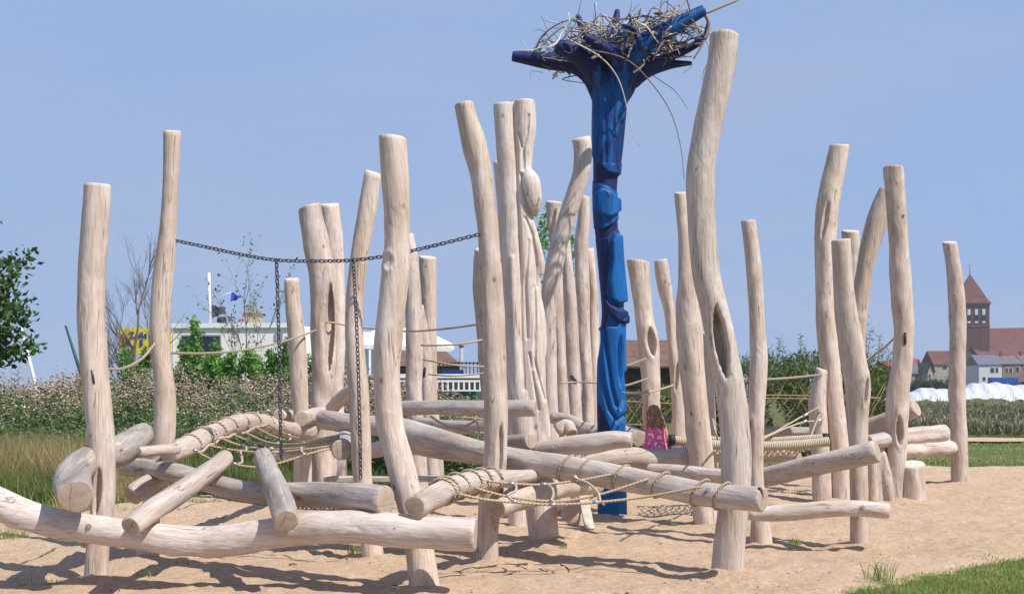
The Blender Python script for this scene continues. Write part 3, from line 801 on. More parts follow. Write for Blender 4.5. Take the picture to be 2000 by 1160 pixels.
# stumps --------------------------------------------------------------
make_log('s1', 'log_stump', [(1782, 907, 48), (1782, 940, 49), (1783, 978, 51)], D(978), 'low round stump stool beside the tall bent right post', 'stump', None, post=True, amp=.03)
bag = Bag()
dS = D(978)
for pts in ([(1715, 872, 26), (1714, 910, 34), (1712, 950, 36), (1712, 1000, 38)], [(1722, 885, 18, dS - .05), (1730, 930, 24, dS - .08), (1740, 985, 20, dS - .1)], [(1706, 900, 14, dS - .1), (1704, 980, 20, dS - .14)]):
    V, q, t, uv = px_tube(pts, dS, 18); bag.add(V, q, t)
V, q, t, uv, a = bag.arrays()
o0 = P(1715, 978, dS)
me, _ = remesh(V - o0, q, t, 0.014, 3); me.materials.append(WOOD)
ob('flared_stump', me, None, 'fluted stump with spreading root flare under the rising right log', 'stump', None, M=Matrix.Translation(Vector(o0)))

# ------------------------------------------------------------------ lying logs
GB = 'climbing logs fixed between the posts'
def beam(key, pts, label, weather=.5, **kw):
    return make_log(key, 'climbing_log', pts, 12, label, 'log', GB, weather=weather, **kw)

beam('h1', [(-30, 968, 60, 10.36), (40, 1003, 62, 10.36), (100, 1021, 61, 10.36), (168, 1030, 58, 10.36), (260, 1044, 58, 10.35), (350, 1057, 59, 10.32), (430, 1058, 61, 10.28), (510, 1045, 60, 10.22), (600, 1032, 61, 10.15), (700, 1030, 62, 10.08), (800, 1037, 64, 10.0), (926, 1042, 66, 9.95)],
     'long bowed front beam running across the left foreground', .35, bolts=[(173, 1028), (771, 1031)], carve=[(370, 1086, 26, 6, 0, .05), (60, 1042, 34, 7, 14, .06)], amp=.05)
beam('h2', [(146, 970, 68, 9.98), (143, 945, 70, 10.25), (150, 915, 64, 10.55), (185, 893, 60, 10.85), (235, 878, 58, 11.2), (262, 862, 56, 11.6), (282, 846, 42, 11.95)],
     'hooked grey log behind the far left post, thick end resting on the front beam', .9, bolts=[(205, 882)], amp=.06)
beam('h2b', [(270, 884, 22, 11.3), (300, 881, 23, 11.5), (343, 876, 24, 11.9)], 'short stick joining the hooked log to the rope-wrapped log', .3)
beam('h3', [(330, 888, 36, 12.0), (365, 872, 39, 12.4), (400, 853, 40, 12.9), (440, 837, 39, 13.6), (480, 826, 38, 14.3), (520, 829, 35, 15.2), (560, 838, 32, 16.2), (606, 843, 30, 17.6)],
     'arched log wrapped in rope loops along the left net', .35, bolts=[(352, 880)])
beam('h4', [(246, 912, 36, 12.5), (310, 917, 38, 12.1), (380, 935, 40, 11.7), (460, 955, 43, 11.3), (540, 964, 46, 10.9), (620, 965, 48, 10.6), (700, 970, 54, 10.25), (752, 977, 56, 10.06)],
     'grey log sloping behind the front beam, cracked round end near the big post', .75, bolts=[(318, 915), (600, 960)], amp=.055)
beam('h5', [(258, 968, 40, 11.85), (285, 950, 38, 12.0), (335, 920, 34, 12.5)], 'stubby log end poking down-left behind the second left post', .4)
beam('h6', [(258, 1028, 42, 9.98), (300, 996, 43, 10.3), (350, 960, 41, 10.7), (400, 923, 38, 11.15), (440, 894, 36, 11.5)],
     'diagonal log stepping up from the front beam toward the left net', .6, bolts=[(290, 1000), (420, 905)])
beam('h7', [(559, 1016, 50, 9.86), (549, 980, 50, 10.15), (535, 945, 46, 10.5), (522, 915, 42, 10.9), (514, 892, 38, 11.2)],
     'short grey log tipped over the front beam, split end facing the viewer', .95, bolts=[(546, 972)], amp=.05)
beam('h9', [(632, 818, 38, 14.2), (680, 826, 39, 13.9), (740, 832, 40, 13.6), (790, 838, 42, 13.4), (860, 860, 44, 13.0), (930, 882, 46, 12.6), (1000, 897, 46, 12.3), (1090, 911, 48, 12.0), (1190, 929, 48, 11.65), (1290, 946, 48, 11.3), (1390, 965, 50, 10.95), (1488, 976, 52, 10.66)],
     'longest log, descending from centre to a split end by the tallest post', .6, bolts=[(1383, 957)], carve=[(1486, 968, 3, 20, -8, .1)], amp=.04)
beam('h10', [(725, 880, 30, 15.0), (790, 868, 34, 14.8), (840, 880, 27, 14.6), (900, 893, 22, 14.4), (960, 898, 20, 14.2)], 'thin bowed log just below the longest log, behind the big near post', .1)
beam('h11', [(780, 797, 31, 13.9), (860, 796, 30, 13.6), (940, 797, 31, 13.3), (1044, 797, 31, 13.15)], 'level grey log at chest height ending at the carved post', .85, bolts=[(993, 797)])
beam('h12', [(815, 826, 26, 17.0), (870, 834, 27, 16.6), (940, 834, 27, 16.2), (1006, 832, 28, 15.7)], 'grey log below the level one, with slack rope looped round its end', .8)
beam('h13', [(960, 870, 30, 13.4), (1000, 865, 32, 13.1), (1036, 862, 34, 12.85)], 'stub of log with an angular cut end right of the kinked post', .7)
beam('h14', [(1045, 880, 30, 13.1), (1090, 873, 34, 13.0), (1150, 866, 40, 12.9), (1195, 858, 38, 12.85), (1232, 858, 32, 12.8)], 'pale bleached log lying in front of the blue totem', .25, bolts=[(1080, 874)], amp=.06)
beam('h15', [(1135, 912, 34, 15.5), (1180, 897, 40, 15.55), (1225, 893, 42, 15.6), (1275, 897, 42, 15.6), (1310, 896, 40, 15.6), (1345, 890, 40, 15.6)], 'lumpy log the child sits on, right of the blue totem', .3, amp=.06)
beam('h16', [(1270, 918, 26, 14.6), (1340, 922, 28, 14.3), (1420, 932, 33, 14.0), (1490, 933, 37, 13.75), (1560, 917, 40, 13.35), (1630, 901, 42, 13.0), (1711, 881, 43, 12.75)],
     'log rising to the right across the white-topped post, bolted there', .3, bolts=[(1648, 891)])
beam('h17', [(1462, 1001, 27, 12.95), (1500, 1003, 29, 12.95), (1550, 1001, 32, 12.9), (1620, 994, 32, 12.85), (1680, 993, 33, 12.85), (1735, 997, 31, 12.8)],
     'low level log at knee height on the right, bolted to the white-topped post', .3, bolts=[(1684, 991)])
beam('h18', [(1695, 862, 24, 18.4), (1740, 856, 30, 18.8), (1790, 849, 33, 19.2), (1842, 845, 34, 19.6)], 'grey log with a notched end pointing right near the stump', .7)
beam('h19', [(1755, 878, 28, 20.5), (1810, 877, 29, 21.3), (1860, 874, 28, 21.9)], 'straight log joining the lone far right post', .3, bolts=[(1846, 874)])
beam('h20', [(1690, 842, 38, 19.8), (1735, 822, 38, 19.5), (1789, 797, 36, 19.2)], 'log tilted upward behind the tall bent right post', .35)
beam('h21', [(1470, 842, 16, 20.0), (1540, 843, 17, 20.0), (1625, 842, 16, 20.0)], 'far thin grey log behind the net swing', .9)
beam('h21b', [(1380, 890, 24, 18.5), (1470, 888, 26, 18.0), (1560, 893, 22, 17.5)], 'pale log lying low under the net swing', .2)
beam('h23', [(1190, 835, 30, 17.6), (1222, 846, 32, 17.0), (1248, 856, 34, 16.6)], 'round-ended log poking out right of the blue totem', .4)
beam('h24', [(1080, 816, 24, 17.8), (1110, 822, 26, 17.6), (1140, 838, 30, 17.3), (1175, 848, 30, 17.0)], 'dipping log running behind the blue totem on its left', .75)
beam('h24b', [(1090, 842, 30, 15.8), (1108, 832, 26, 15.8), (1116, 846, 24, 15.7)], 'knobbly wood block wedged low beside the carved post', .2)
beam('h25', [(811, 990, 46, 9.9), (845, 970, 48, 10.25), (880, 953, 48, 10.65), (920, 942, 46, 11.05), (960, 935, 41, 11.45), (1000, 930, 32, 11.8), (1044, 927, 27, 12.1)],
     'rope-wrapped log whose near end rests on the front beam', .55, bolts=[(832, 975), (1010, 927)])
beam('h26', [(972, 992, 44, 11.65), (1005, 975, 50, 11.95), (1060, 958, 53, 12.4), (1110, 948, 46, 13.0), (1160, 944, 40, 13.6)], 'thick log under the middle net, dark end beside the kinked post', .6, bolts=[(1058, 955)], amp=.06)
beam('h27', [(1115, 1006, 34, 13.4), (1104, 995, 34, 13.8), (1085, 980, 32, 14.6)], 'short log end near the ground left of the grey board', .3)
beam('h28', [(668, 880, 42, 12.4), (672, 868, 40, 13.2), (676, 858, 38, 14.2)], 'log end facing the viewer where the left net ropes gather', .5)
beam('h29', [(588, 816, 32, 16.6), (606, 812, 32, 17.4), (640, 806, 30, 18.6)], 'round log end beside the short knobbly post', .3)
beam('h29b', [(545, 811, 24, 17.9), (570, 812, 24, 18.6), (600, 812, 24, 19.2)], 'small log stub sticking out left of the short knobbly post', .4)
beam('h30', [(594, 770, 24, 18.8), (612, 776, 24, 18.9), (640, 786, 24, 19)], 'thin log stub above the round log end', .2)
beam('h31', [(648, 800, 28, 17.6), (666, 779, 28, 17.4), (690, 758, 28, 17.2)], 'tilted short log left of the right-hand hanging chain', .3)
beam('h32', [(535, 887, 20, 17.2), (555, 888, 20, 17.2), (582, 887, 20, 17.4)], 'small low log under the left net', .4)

# boards
BOARD = plain('grey_board', (0.47, 0.41, 0.34), 0.8, 0.2, 14)
def board(p0, p1, w, th, label, mat=BOARD):
    a, b = P(*p0), P(*p1)
    z = (b - a); L = np.linalg.norm(z); z /= L
    M = Matrix.Translation(Vector(a)) @ Vector(z).to_track_quat('X', 'Z').to_matrix().to_4x4()
    e = 0.006
    V, q = [], []
    ys = [-w / 2, w / 2]; 
    V, q = box(0, L, -w / 2, w / 2, -th / 2, th / 2)
    me = mk_mesh('board', V, q, None, mat, False)
    o = ob('plank', me, None, label, 'plank', None, M=M)
    m = o.modifiers.new('b', 'BEVEL'); m.width = e; m.segments = 2
    return o
board((640, 935, 12.9), (905, 934, 12.6), .26, .05, 'flat board step laid behind the sloping grey log')
board((1152, 1033, 14.75), (1138, 962, 15.0), .12, .03, 'thin grey board propped upright under the middle net')

# ------------------------------------------------------------------ blue totem
dB = D(1008) + .1
tot = empty('painted_totem', (P(1196, 1008, dB)[0], dB, 0), 'tall blue painted totem trunk carrying a nest of twigs', 'totem')
bag = Bag()
trunk_pts = [(1196, 1060, 58), (1196, 1008, 58), (1195, 930, 57), (1194, 850, 55), (1195, 750, 60), (1195, 690, 56), (1196, 640, 54), (1197, 600, 53), (1190, 500, 56), (1184, 430, 58), (1182, 380, 58), (1184, 330, 60), (1187, 250, 68), (1190, 200, 72), (1193, 160, 80), (1195, 128, 84)]
LIMBS = [[(1178, 215, 40), (1165, 160, 46), (1128, 127, 40), (1066, 119, 33), (1000, 110, 20)],
         [(1205, 205, 40), (1222, 165, 46), (1258, 138, 36), (1305, 127, 20), (1352, 124, 8)],
         [(1205, 180, 44, dB - .1), (1222, 140, 48, dB - .18), (1250, 96, 42, dB - .25), (1305, 58, 34, dB - .3), (1376, 20, 22, dB - .3)],
         [(1180, 170, 44, dB - .12), (1150, 125, 44, dB - .3), (1115, 98, 36, dB - .45), (1085, 92, 26, dB - .5)],
         [(1190, 160, 40, dB + .1), (1190, 110, 36, dB + .3), (1200, 60, 22, dB + .5), (1206, 20, 10, dB + .6)],
         [(1200, 160, 40, dB + .15), (1230, 110, 30, dB + .5), (1290, 70, 20, dB + .8)],
         [(1180, 160, 30, dB + .1), (1150, 90, 24, dB + .35), (1128, 30, 10, dB + .5)],
         [(1195, 140, 40, dB - .1), (1195, 110, 40, dB - .3), (1165, 90, 26, dB - .5)],
         [(1215, 130, 26, dB - .3), (1180, 95, 22, dB - .55), (1140, 70, 14, dB - .6)],
         [(1220, 130, 24, dB - .2), (1250, 100, 18, dB - .55), (1240, 60, 12, dB - .6), (1215, 50, 8, dB - .6)],
         [(1230, 130, 26, dB - .05), (1300, 115, 18, dB - .1), (1370, 80, 13, dB - .1), (1385, 40, 8, dB)]]
V, q, t, uv = px_tube(trunk_pts, dB, 28); bag.add(V, q, t)
for L_ in LIMBS:
    V, q, t, uv = px_tube(L_, dB, 16); bag.add(V, q, t)
V, q, t, uv, a = bag.arrays()
o0 = np.array(tot.location)
me, co_ = remesh(V - o0, q, t, 0.0135, 6)
# carved relief: ledges, raised petals and grooves cut into the front, painted in three blues
W = co_ + o0
x, y = px_of(W)
front = np.clip((dB + .13 - W[:, 1]) / .12, 0, 1)
EYE_P = [(1158, 378), (1174, 367), (1196, 374), (1216, 390), (1216, 412), (1194, 425), (1174, 420), (1159, 402)]
PETAL = [(1194, 470), (1202, 456), (1216, 458), (1218, 500), (1222, 545), (1226, 590), (1208, 594), (1194, 584), (1190, 548), (1196, 508)]
LIP = [(1176, 572), (1192, 592), (1210, 602), (1230, 606), (1230, 634), (1206, 630), (1186, 612)]
BAND = [(1146, 292), (1162, 312), (1186, 334), (1220, 348), (1220, 384), (1190, 366), (1146, 352)]
BAND2 = [(1146, 440), (1166, 450), (1194, 440), (1222, 420), (1222, 446), (1200, 458), (1180, 466), (1146, 470)]
CHEEK = [(1140, 462), (1188, 462), (1190, 520), (1184, 575), (1192, 600), (1184, 640), (1150, 640)]
FOOT = [(1150, 776), (1172, 790), (1190, 830), (1206, 880), (1150, 880)]
UPPER = [(1168, 150), (1222, 150), (1222, 344), (1188, 330), (1170, 312)]
def psd(poly):
    return poly_sd(x, y, np.array(poly, float))
def raise_(poly, amt, soft=4.0):
    s_ = np.clip(psd(poly) / soft, 0, 1)
    return amt * s_ * (2 - s_)
REC = [(1130, 292), (1162, 312), (1186, 334), (1240, 348), (1240, 600), (1206, 640), (1130, 640)]
rel = raise_(EYE_P, .05) + raise_(PETAL, .065) + raise_(LIP, .06, 6) - raise_(BAND, .02, 3) - raise_(BAND2, .03, 3) - raise_(CHEEK, .01, 8) - raise_(REC, .032, 3)
e = np.sqrt(((x - 1213) / 7) ** 2 + ((y - 705) / 55) ** 2); rel -= np.clip(1 - e, 0, .6) * .15
for path in ([(1178, 640), (1186, 700), (1194, 755), (1204, 790), (1212, 796), (1219, 780), (1224, 730)], [(1168, 650), (1176, 740), (1190, 800), (1206, 822), (1222, 810)]):
    for (xa, ya), (xb, yb_) in zip(path[:-1], path[1:]):
        L2 = (xb - xa) ** 2 + (yb_ - ya) ** 2
        tt = np.clip(((x - xa) * (xb - xa) + (y - ya) * (yb_ - ya)) / L2, 0, 1)
        dd_ = np.hypot(x - xa - tt * (xb - xa), y - ya - tt * (yb_ - ya))
        rel = np.minimum(rel, rel * 0 - np.clip(1 - dd_ / 6, 0, 1) * .05 + np.where(dd_ < 6, 0, 9))
rel -= (np.sin(x * .42 + y * .004) * .5 + .5) ** 2 * .018 * ((y < 320) & (y > 130))
tp_ = np.array(trunk_pts)[::-1]
axx = np.interp(y, tp_[:, 1], tp_[:, 0])
rad_ = np.stack([W[:, 0] - (axx - 1000) / F * dB, W[:, 1] - dB], -1)
rad_ /= np.linalg.norm(rad_, axis=1)[:, None] + 1e-6
amt_ = np.clip(rel, -.13, .045) * front * (y > 165)
W[:, :2] += rad_ * amt_[:, None]
me.vertices.foreach_set('co', (W - o0).astype(np.float32).ravel())
me.update()
for m_ in (BLUE, BRIGHT, NAVY): me.materials.append(m_)
nf = len(me.polygons)
fc = np.zeros(nf * 3, np.float32); me.polygons.foreach_get('center', fc); fc = fc.reshape(-1, 3) + o0
x, y = px_of(fc)
mi = np.zeros(nf, np.int32)
mi[(y > 630)] = 1
mi[(y < 128 + 14 * np.sin(x * .25)) | ((y < 190) & (np.abs(x - 1195) > 38))] = 2
mi[(y < 150) & (x > 1205) & (psd([(1205, 160), (1240, 80), (1390, -10), (1400, 40), (1260, 110), (1225, 160)]) > 0)] = 0
for poly, m_ in ((CHEEK, 2), (BAND, 2), (BAND2, 2), (FOOT, 2), (EYE_P, 1), (PETAL, 1), (LIP, 2)):
    mi[(psd(poly) > 0) & (fc[:, 1] < dB + .10)] = m_
me.polygons.foreach_set('material_index', mi)
ob('trunk', me, tot)

# nest of twigs
nest = empty('twig_nest', P(1200, 112, dB), 'tangled nest of dry twigs crowning the blue totem', 'nest')
TWIG = NT('dry_twig')
_c = TWIG.n('ObjectInfo').outputs['Random']
TWIG = TWIG.fin(TWIG.ramp(_c, [(0.0, (0.08, 0.06, 0.045)), (0.35, (0.27, 0.21, 0.15)), (0.7, (0.48, 0.41, 0.32)), (1.0, (0.62, 0.57, 0.50))]), 0.8)
twm, twb = [], []
rg = np.random.default_rng(21)
for kk in range(14):
    L_ = 1.0
    pts = np.array([(i / 5 * L_, 0, 0) for i in range(6)]) + np.vstack([np.zeros(3), rg.normal(0, .075, (5, 3)) * np.linspace(.4, 1.6, 5)[:, None]])
    V, q, t, uv = tube(catmull(pts, 12), np.linspace(.0125, .004, 12), 5)
    twm.append(mk_mesh('twig', V, q, t, TWIG)); twb.append(mk_mesh('twig', V, q, t, BLUE))
cx0 = P(1205, 92, dB)
for i in range(275):
    a_ = rg.uniform(0, 2 * np.pi) if i < 200 else rg.normal(-.1, .6); rad = rg.uniform(.15, .93)
    c0 = cx0 + np.array((math.cos(a_) * rad * 1.15, math.sin(a_) * rad * .75, rg.uniform(-.14, .30) - .06 * (1 - rad) + .12 * math.cos(a_) * rad))
    az = a_ + math.pi / 2 + rg.normal(0, .75); el = rg.normal(.15, .45)
    L_ = rg.uniform(.35, .95)
    dirv = Vector((math.cos(az) * math.cos(el), math.sin(az) * math.cos(el), math.sin(el)))
    st_ = Vector(c0) - dirv * L_ * .5
    M = Matrix.Translation(st_) @ dirv.to_track_quat('X', 'Z').to_matrix().to_4x4() @ Matrix.Diagonal((L_, rg.uniform(.6, 1.3), rg.uniform(.6, 1.3), 1)).to_4x4()
    ob('twig', (twb if rg.random() < .22 else twm)[rg.integers(14)], nest, M=M)
def long_twig(pts, rr, mat=TWIG):
    W = np.array([P(*p) for p in pts]); C = catmull(W, 24)
    V, q, t, uv = tube(C, np.linspace(rr, rr * .45, len(C)), 6)
    return child('twig', V, q, t, mat, nest)
long_twig([(1105, 75, dB - .6), (1170, 110, dB - .65), (1205, 150, dB - .6), (1222, 200, dB - .55), (1232, 250, dB - .5), (1249, 286, dB - .5)], .011)
long_twig([(1140, 95, dB - .6), (1220, 115, dB - .6), (1270, 160, dB - .5), (1310, 220, dB - .4), (1330, 290, dB - .4), (1336, 350, dB - .4)], .010)
long_twig([(1250, 130, dB + .2), (1290, 158, dB + .2), (1320, 180, dB + .2), (1344, 215, dB + .2)], .006)
long_twig([(1290, 66, dB), (1340, 45, dB), (1390, 22, dB), (1444, 0, dB)], .03)
long_twig([(1042, 105, dB - .2), (1060, 70, dB - .2), (1095, 45, dB - .2), (1130, 38, dB - .1)], .015)
long_twig([(1050, 105, dB - .3), (1068, 78, dB - .3), (1100, 52, dB - .3)], .02)
long_twig([(1372, 20, dB - .2), (1385, 50, dB - .2), (1370, 90, dB - .2), (1355, 115, dB - .2)], .03)
long_twig([(1340, 45, dB), (1375, 55, dB), (1392, 75, dB)], .012)
long_twig([(1365, 72, dB), (1383, 85, dB), (1384, 112, dB)], .012)
long_twig([(1388, 118, dB), (1376, 135, dB), (1372, 158, dB)], .008)
long_twig([(1066, 40, dB), (1098, 50, dB), (1120, 65, dB)], .010)
long_twig([(1222, 40, dB), (1232, 20, dB), (1234, 2, dB)], .012)
long_twig([(1320, 40, dB + .2), (1332, 15, dB + .2), (1345, -8, dB + .2)], .02)
long_twig([(1018, 78, dB), (1030, 95, dB), (1046, 106, dB)], .006)
long_twig([(1060, 142, dB - .2), (1038, 140, dB - .2), (1036, 155, dB - .2)], .005)

# ------------------------------------------------------------------ ropes, chains, nets
GR = 'hand ropes strung between the posts'
d1, d2 = D(1142), D(1093)
rope('rope', [(196, 716, d1 + .1), (215, 721, d1 + .25), (245, 718, d1 + .6), (278, 700, d2 - .4), (303, 671, d2 - .2)], 'slack rope sagging between the two left posts', GR, .013, ROPE_PALE)
rope('rope', [(330, 689, d2 + .1), (400, 690, 14.2), (480, 683, 15.6), (560, 665, 17.2), (622, 643, 18.3)], 'long rope running from the second left post to the slotted post', GR, .014, ROPE_PALE)
rope('rope', [(631, 630, 18.3), (650, 630, 18.3), (675, 635, 18.7), (720, 641, 19), (790, 647, 18), (860, 643, 16), (940, 632, 14.4), (1000, 616, 13.45)], 'highest rope passing behind the big near post to the carved post', GR, .014)
rope('rope', [(822, 674, 20.2), (870, 674, 20), (910, 670, 20), (950, 662, 20.2)], 'second rope left of the kinked middle post', GR, .017)
rope('rope', [(826, 702, 20.4), (860, 708, 20), (900, 714, 20), (950, 716, 20.3)], 'third rope down left of the kinked middle post', GR, .014)
rope('rope', [(838, 731, 21.5), (880, 734, 21), (915, 732, 21), (955, 727, 21)], 'lowest rope left of the kinked middle post', GR, .014, ROPE_PALE)
rope('rope', [(1095, 748, 19.6), (1130, 746, 19.8), (1165, 748, 19.6)], 'short rope entering the blue totem from the left', GR, .013)
rope('rope', [(1205, 718, dB + .15), (1230, 712, 18), (1262, 700, 20.4)], 'upper rope right of the blue totem', GR, .014, ROPE_PALE)
rope('rope', [(1205, 756, dB + .15), (1232, 750, 18), (1268, 738, 20.4)], 'middle rope right of the blue totem', GR, .014, ROPE_PALE)
rope('rope', [(1205, 766, dB), (1235, 768, 16.2), (1264, 766, 15.83), (1290, 760, 17.4), (1318, 751, 20.3)], 'rope the child is holding on to', GR, .014, ROPE_PALE)
rope('rope', [(1425, 739, 12.8), (1480, 741, 14.5), (1540, 738, 16.2), (1608, 731, 18.5)], 'rope from the tallest post to the curved right post', GR, .014, ROPE_PALE)
rope('rope', [(1668, 715, 20), (1705, 695, 20), (1728, 678, 19.6), (1750, 657, 18.85)], 'short taut rope left of the tall bent right post', GR, .016)
rope('rope', [(1213, 824, dB - .2), (1240, 836, 16), (1285, 848, 16), (1332, 862, 16)], 'taut rope slanting from the blue totem past the child', GR, .012, STEEL)

# chains: interlocked oval links, one mesh per chain
def chain(pts, label, group, link=.055, wire=.0065):
    W = np.array([P(*p) for p in pts])
    L = np.linalg.norm(np.diff(W, axis=0), axis=1).sum()
    n = max(4, int(L / (link * .74)))
    C = catmull(W, n)
    T, N, B = frames(C)
    th = np.arange(14) / 14 * 2 * np.pi
    bag = Bag()
    for i in range(n):
        s_ = N[i] if i % 2 else B[i]
        a2 = math.pi / 4
        s_ = math.cos(a2) * s_ + math.sin(a2) * (B[i] if i % 2 else -N[i])
        u_ = T[i]
        ln = (link / 2 - .012)
        pts_ = [C[i] + u_ * (math.cos(t_) * .013 + math.copysign(ln - .003, math.cos(t_)) * (abs(math.cos(t_)) > .1)) + s_ * math.sin(t_) * .0155 for t_ in th]
        ring = np.array(pts_ + [pts_[0]])
        V, q, t, uv = tube(ring, wire, 5, False)
        bag.add(V, q)
    return bag.build('chain', DARKSTEEL, label=label, cat='chain', group=group)
GC = 'steel chains hung between the posts'
chain([(343, 470, d2), (400, 482, d2), (470, 497, d2), (540, 508, d2 - .05), (620, 510, d2 - .1), (690, 508, d2 - .12), (760, 499, d2 - .2), (830, 484, d2 - .25), (932, 459, d2 - .3)], 'overhead chain strung from the second left post to the kinked post', GC)
chain([(540, 510, d2 - .05), (543, 600, d2 - .05), (546, 720, d2 - .05), (548, 840, d2 - .05), (550, 892, d2 - .05)], 'left one of the two chains hanging from the overhead chain', GC)
chain([(690, 510, d2 - .15), (695, 600, d2 - .3), (700, 730, d2 - .5), (703, 850, d2 - .5), (704, 930, d2 - .5)], 'right one of the two chains, hanging in front of the leaning post', GC)
chain([(380, 952, 12.4), (440, 972, 12.2), (520, 984, 12.1), (600, 992, 12), (680, 992, 12), (720, 985, 12)], 'low chain slung under the sloping grey log', GC)

# left net
net = empty('climbing_net', P(500, 870, 13.5), 'left rope net stretched from the arched log to a log end', 'climbing net', 'rope climbing nets')
for x_ in (372, 396, 420, 443, 466, 490, 516, 536):
    V, q, t, uv = wrap_ring('h3', x_); child('rope_wrap', V, q, t, ROPE, net, True, None, uv)
def strand(net, pts, rr=.011, mat=None, name='rope_strand'):
    return rope(name, pts, None, None, rr, mat, parent=net)
e28 = 12.5
strand(net, [(384, 880, 12.3), (394, 882, 12.4), (408, 869, 12.7), (420, 866, 12.8), (431, 855, 13.1), (446, 854, 13.2), (456, 848, 13.4), (478, 845, 13.8), (498, 835, 14.3), (512, 832, 14.6), (524, 828, 14.9)], .014, ROPE_PALE)
strand(net, [(524, 828, 14.9), (560, 848, 14), (600, 858, 13.4), (662, 850, e28)])
strand(net, [(498, 834, 14.3), (545, 856, 13.8), (590, 862, 13.3), (662, 853, e28)])
strand(net, [(477, 844, 13.8), (525, 864, 13.4), (580, 867, 13.1), (662, 857, e28)])
strand(net, [(455, 849, 13.4), (510, 867, 13.2), (570, 872, 13), (662, 861, e28)])
strand(net, [(431, 856, 13.1), (480, 872, 13), (550, 877, 12.8), (662, 865, e28)])
strand(net, [(408, 870, 12.7), (460, 879, 12.7), (530, 884, 12.6), (590, 878, 12.5), (660, 870, e28)])
strand(net, [(385, 882, 12.3), (412, 896, 12.2), (455, 906, 12.1), (505, 912, 12.1), (560, 900, 12.2), (610, 884, 12.3), (660, 874, e28)])
for (pts) in ([(566, 849, 14), (568, 856, 13.8), (562, 862, 13.6)], [(548, 856, 13.8), (546, 863, 13.6), (540, 866, 13.4)], [(520, 866, 13.3), (518, 876, 13)], [(470, 868, 13), (480, 872, 13), (481, 880, 12.7)],
              [(469, 880, 12.7), (472, 892, 12.5), (472, 904, 12.1), (462, 906, 12.1)], [(595, 862, 13.3), (592, 870, 13), (588, 877, 12.5), (592, 886, 12.3)]):
    strand(net, pts, .013, ROPE_PALE, 'cross_rope')
for (x_, y_, d_) in ((475, 869, 13), (500, 872, 13), (530, 875, 12.9), (458, 905, 12.1), (593, 886, 12.3), (564, 849, 13.9), (381, 879, 12.2)):
    V, q, t, uv = tube(np.array([P(x_ - 4, y_ - .5, d_ - .01), P(x_ + 4, y_ + 1, d_ - .01)]), .016, 8); child('clamp', V, q, t, STEEL, net)

# middle net
net = empty('climbing_net', P(1100, 975, 11.4), 'middle rope net between the two rope-wrapped logs', 'climbing net', 'rope climbing nets')
for x_ in (864, 870, 893, 915, 936, 958):
    V, q, t, uv = wrap_ring('h25', x_, .012); child('rope_wrap', V, q, t, ROPE, net, True, None, uv)
for x_ in (1104, 1142, 1212, 1288, 1366, 1408):
    V, q, t, uv = wrap_ring('h9', x_, .012, .45); child('rope_wrap', V, q, t, ROPE, net, True, None, uv)
strand(net, [(945, 938, 11.1), (1000, 944, 11.2), (1060, 946, 11.3), (1130, 938, 11.4), (1193, 926, 11.5)], .012)
strand(net, [(925, 952, 10.85), (985, 968, 10.9), (1050, 977, 11), (1110, 977, 11.1), (1180, 963, 11.15), (1266, 935, 11.25)], .012)
strand(net, [(880, 960, 10.5), (940, 974, 10.6), (1000, 980, 10.75), (1080, 985, 10.85), (1160, 981, 10.9), (1260, 970, 10.95), (1372, 950, 10.85)], .012)
strand(net, [(998, 944, 11.2), (1008, 948, 11.15), (1006, 960, 11), (990, 966, 10.9), (1003, 979, 10.75)], .012, ROPE_PALE, 'cross_rope')
strand(net, [(1066, 946, 11.3), (1078, 952, 11.2), (1081, 968, 11.05), (1076, 976, 11), (1088, 985, 10.85)], .012, ROPE_PALE, 'cross_rope')
strand(net, [(1120, 935, 11.35), (1148, 943, 11.25), (1168, 962, 11.1), (1172, 978, 10.95), (1180, 985, 10.9)], .013, ROPE_PALE, 'cross_rope')
strand(net, [(1118, 938, 11.3), (1123, 930, 11.25), (1128, 939, 11.25)], .02, ROPE_PALE, 'knot')
for (x_, y_, d_) in ((1000, 944, 11.19), (1063, 945, 11.29), (1130, 937, 11.38), (1005, 979, 10.75), (1080, 985, 10.84), (1165, 980, 10.9)):
    V, q, t, uv = tube(np.array([P(x_ - 7, y_ - .5, d_), P(x_ + 6, y_ + .5, d_)]), .0155, 8); child('clamp', V, q, t, STEEL, net)

# slack rope loops behind kinked post
net = empty('rope_tangle', P(905, 835, 15.8), 'slack rope loops hanging under the level grey log', 'climbing net', 'rope climbing nets')
strand(net, [(840, 812, 15.8), (862, 826, 15.8), (890, 837, 15.7), (925, 845, 15.6), (975, 846, 15.5)], .014)
strand(net, [(890, 836, 15.7), (915, 829, 15.6), (930, 820, 15.6)], .014)
strand(net, [(895, 815, 15.8), (930, 817, 15.7), (960, 822, 15.6)], .013, ROPE_PALE)
strand(net, [(928, 818, 15.6), (934, 832, 15.5), (935, 846, 15.5)], .013, ROPE_PALE)
strand(net, [(985, 822, 15.2), (992, 832, 15.3), (1010, 828, 15.4), (1013, 822, 15.5)], .013, ROPE_PALE)

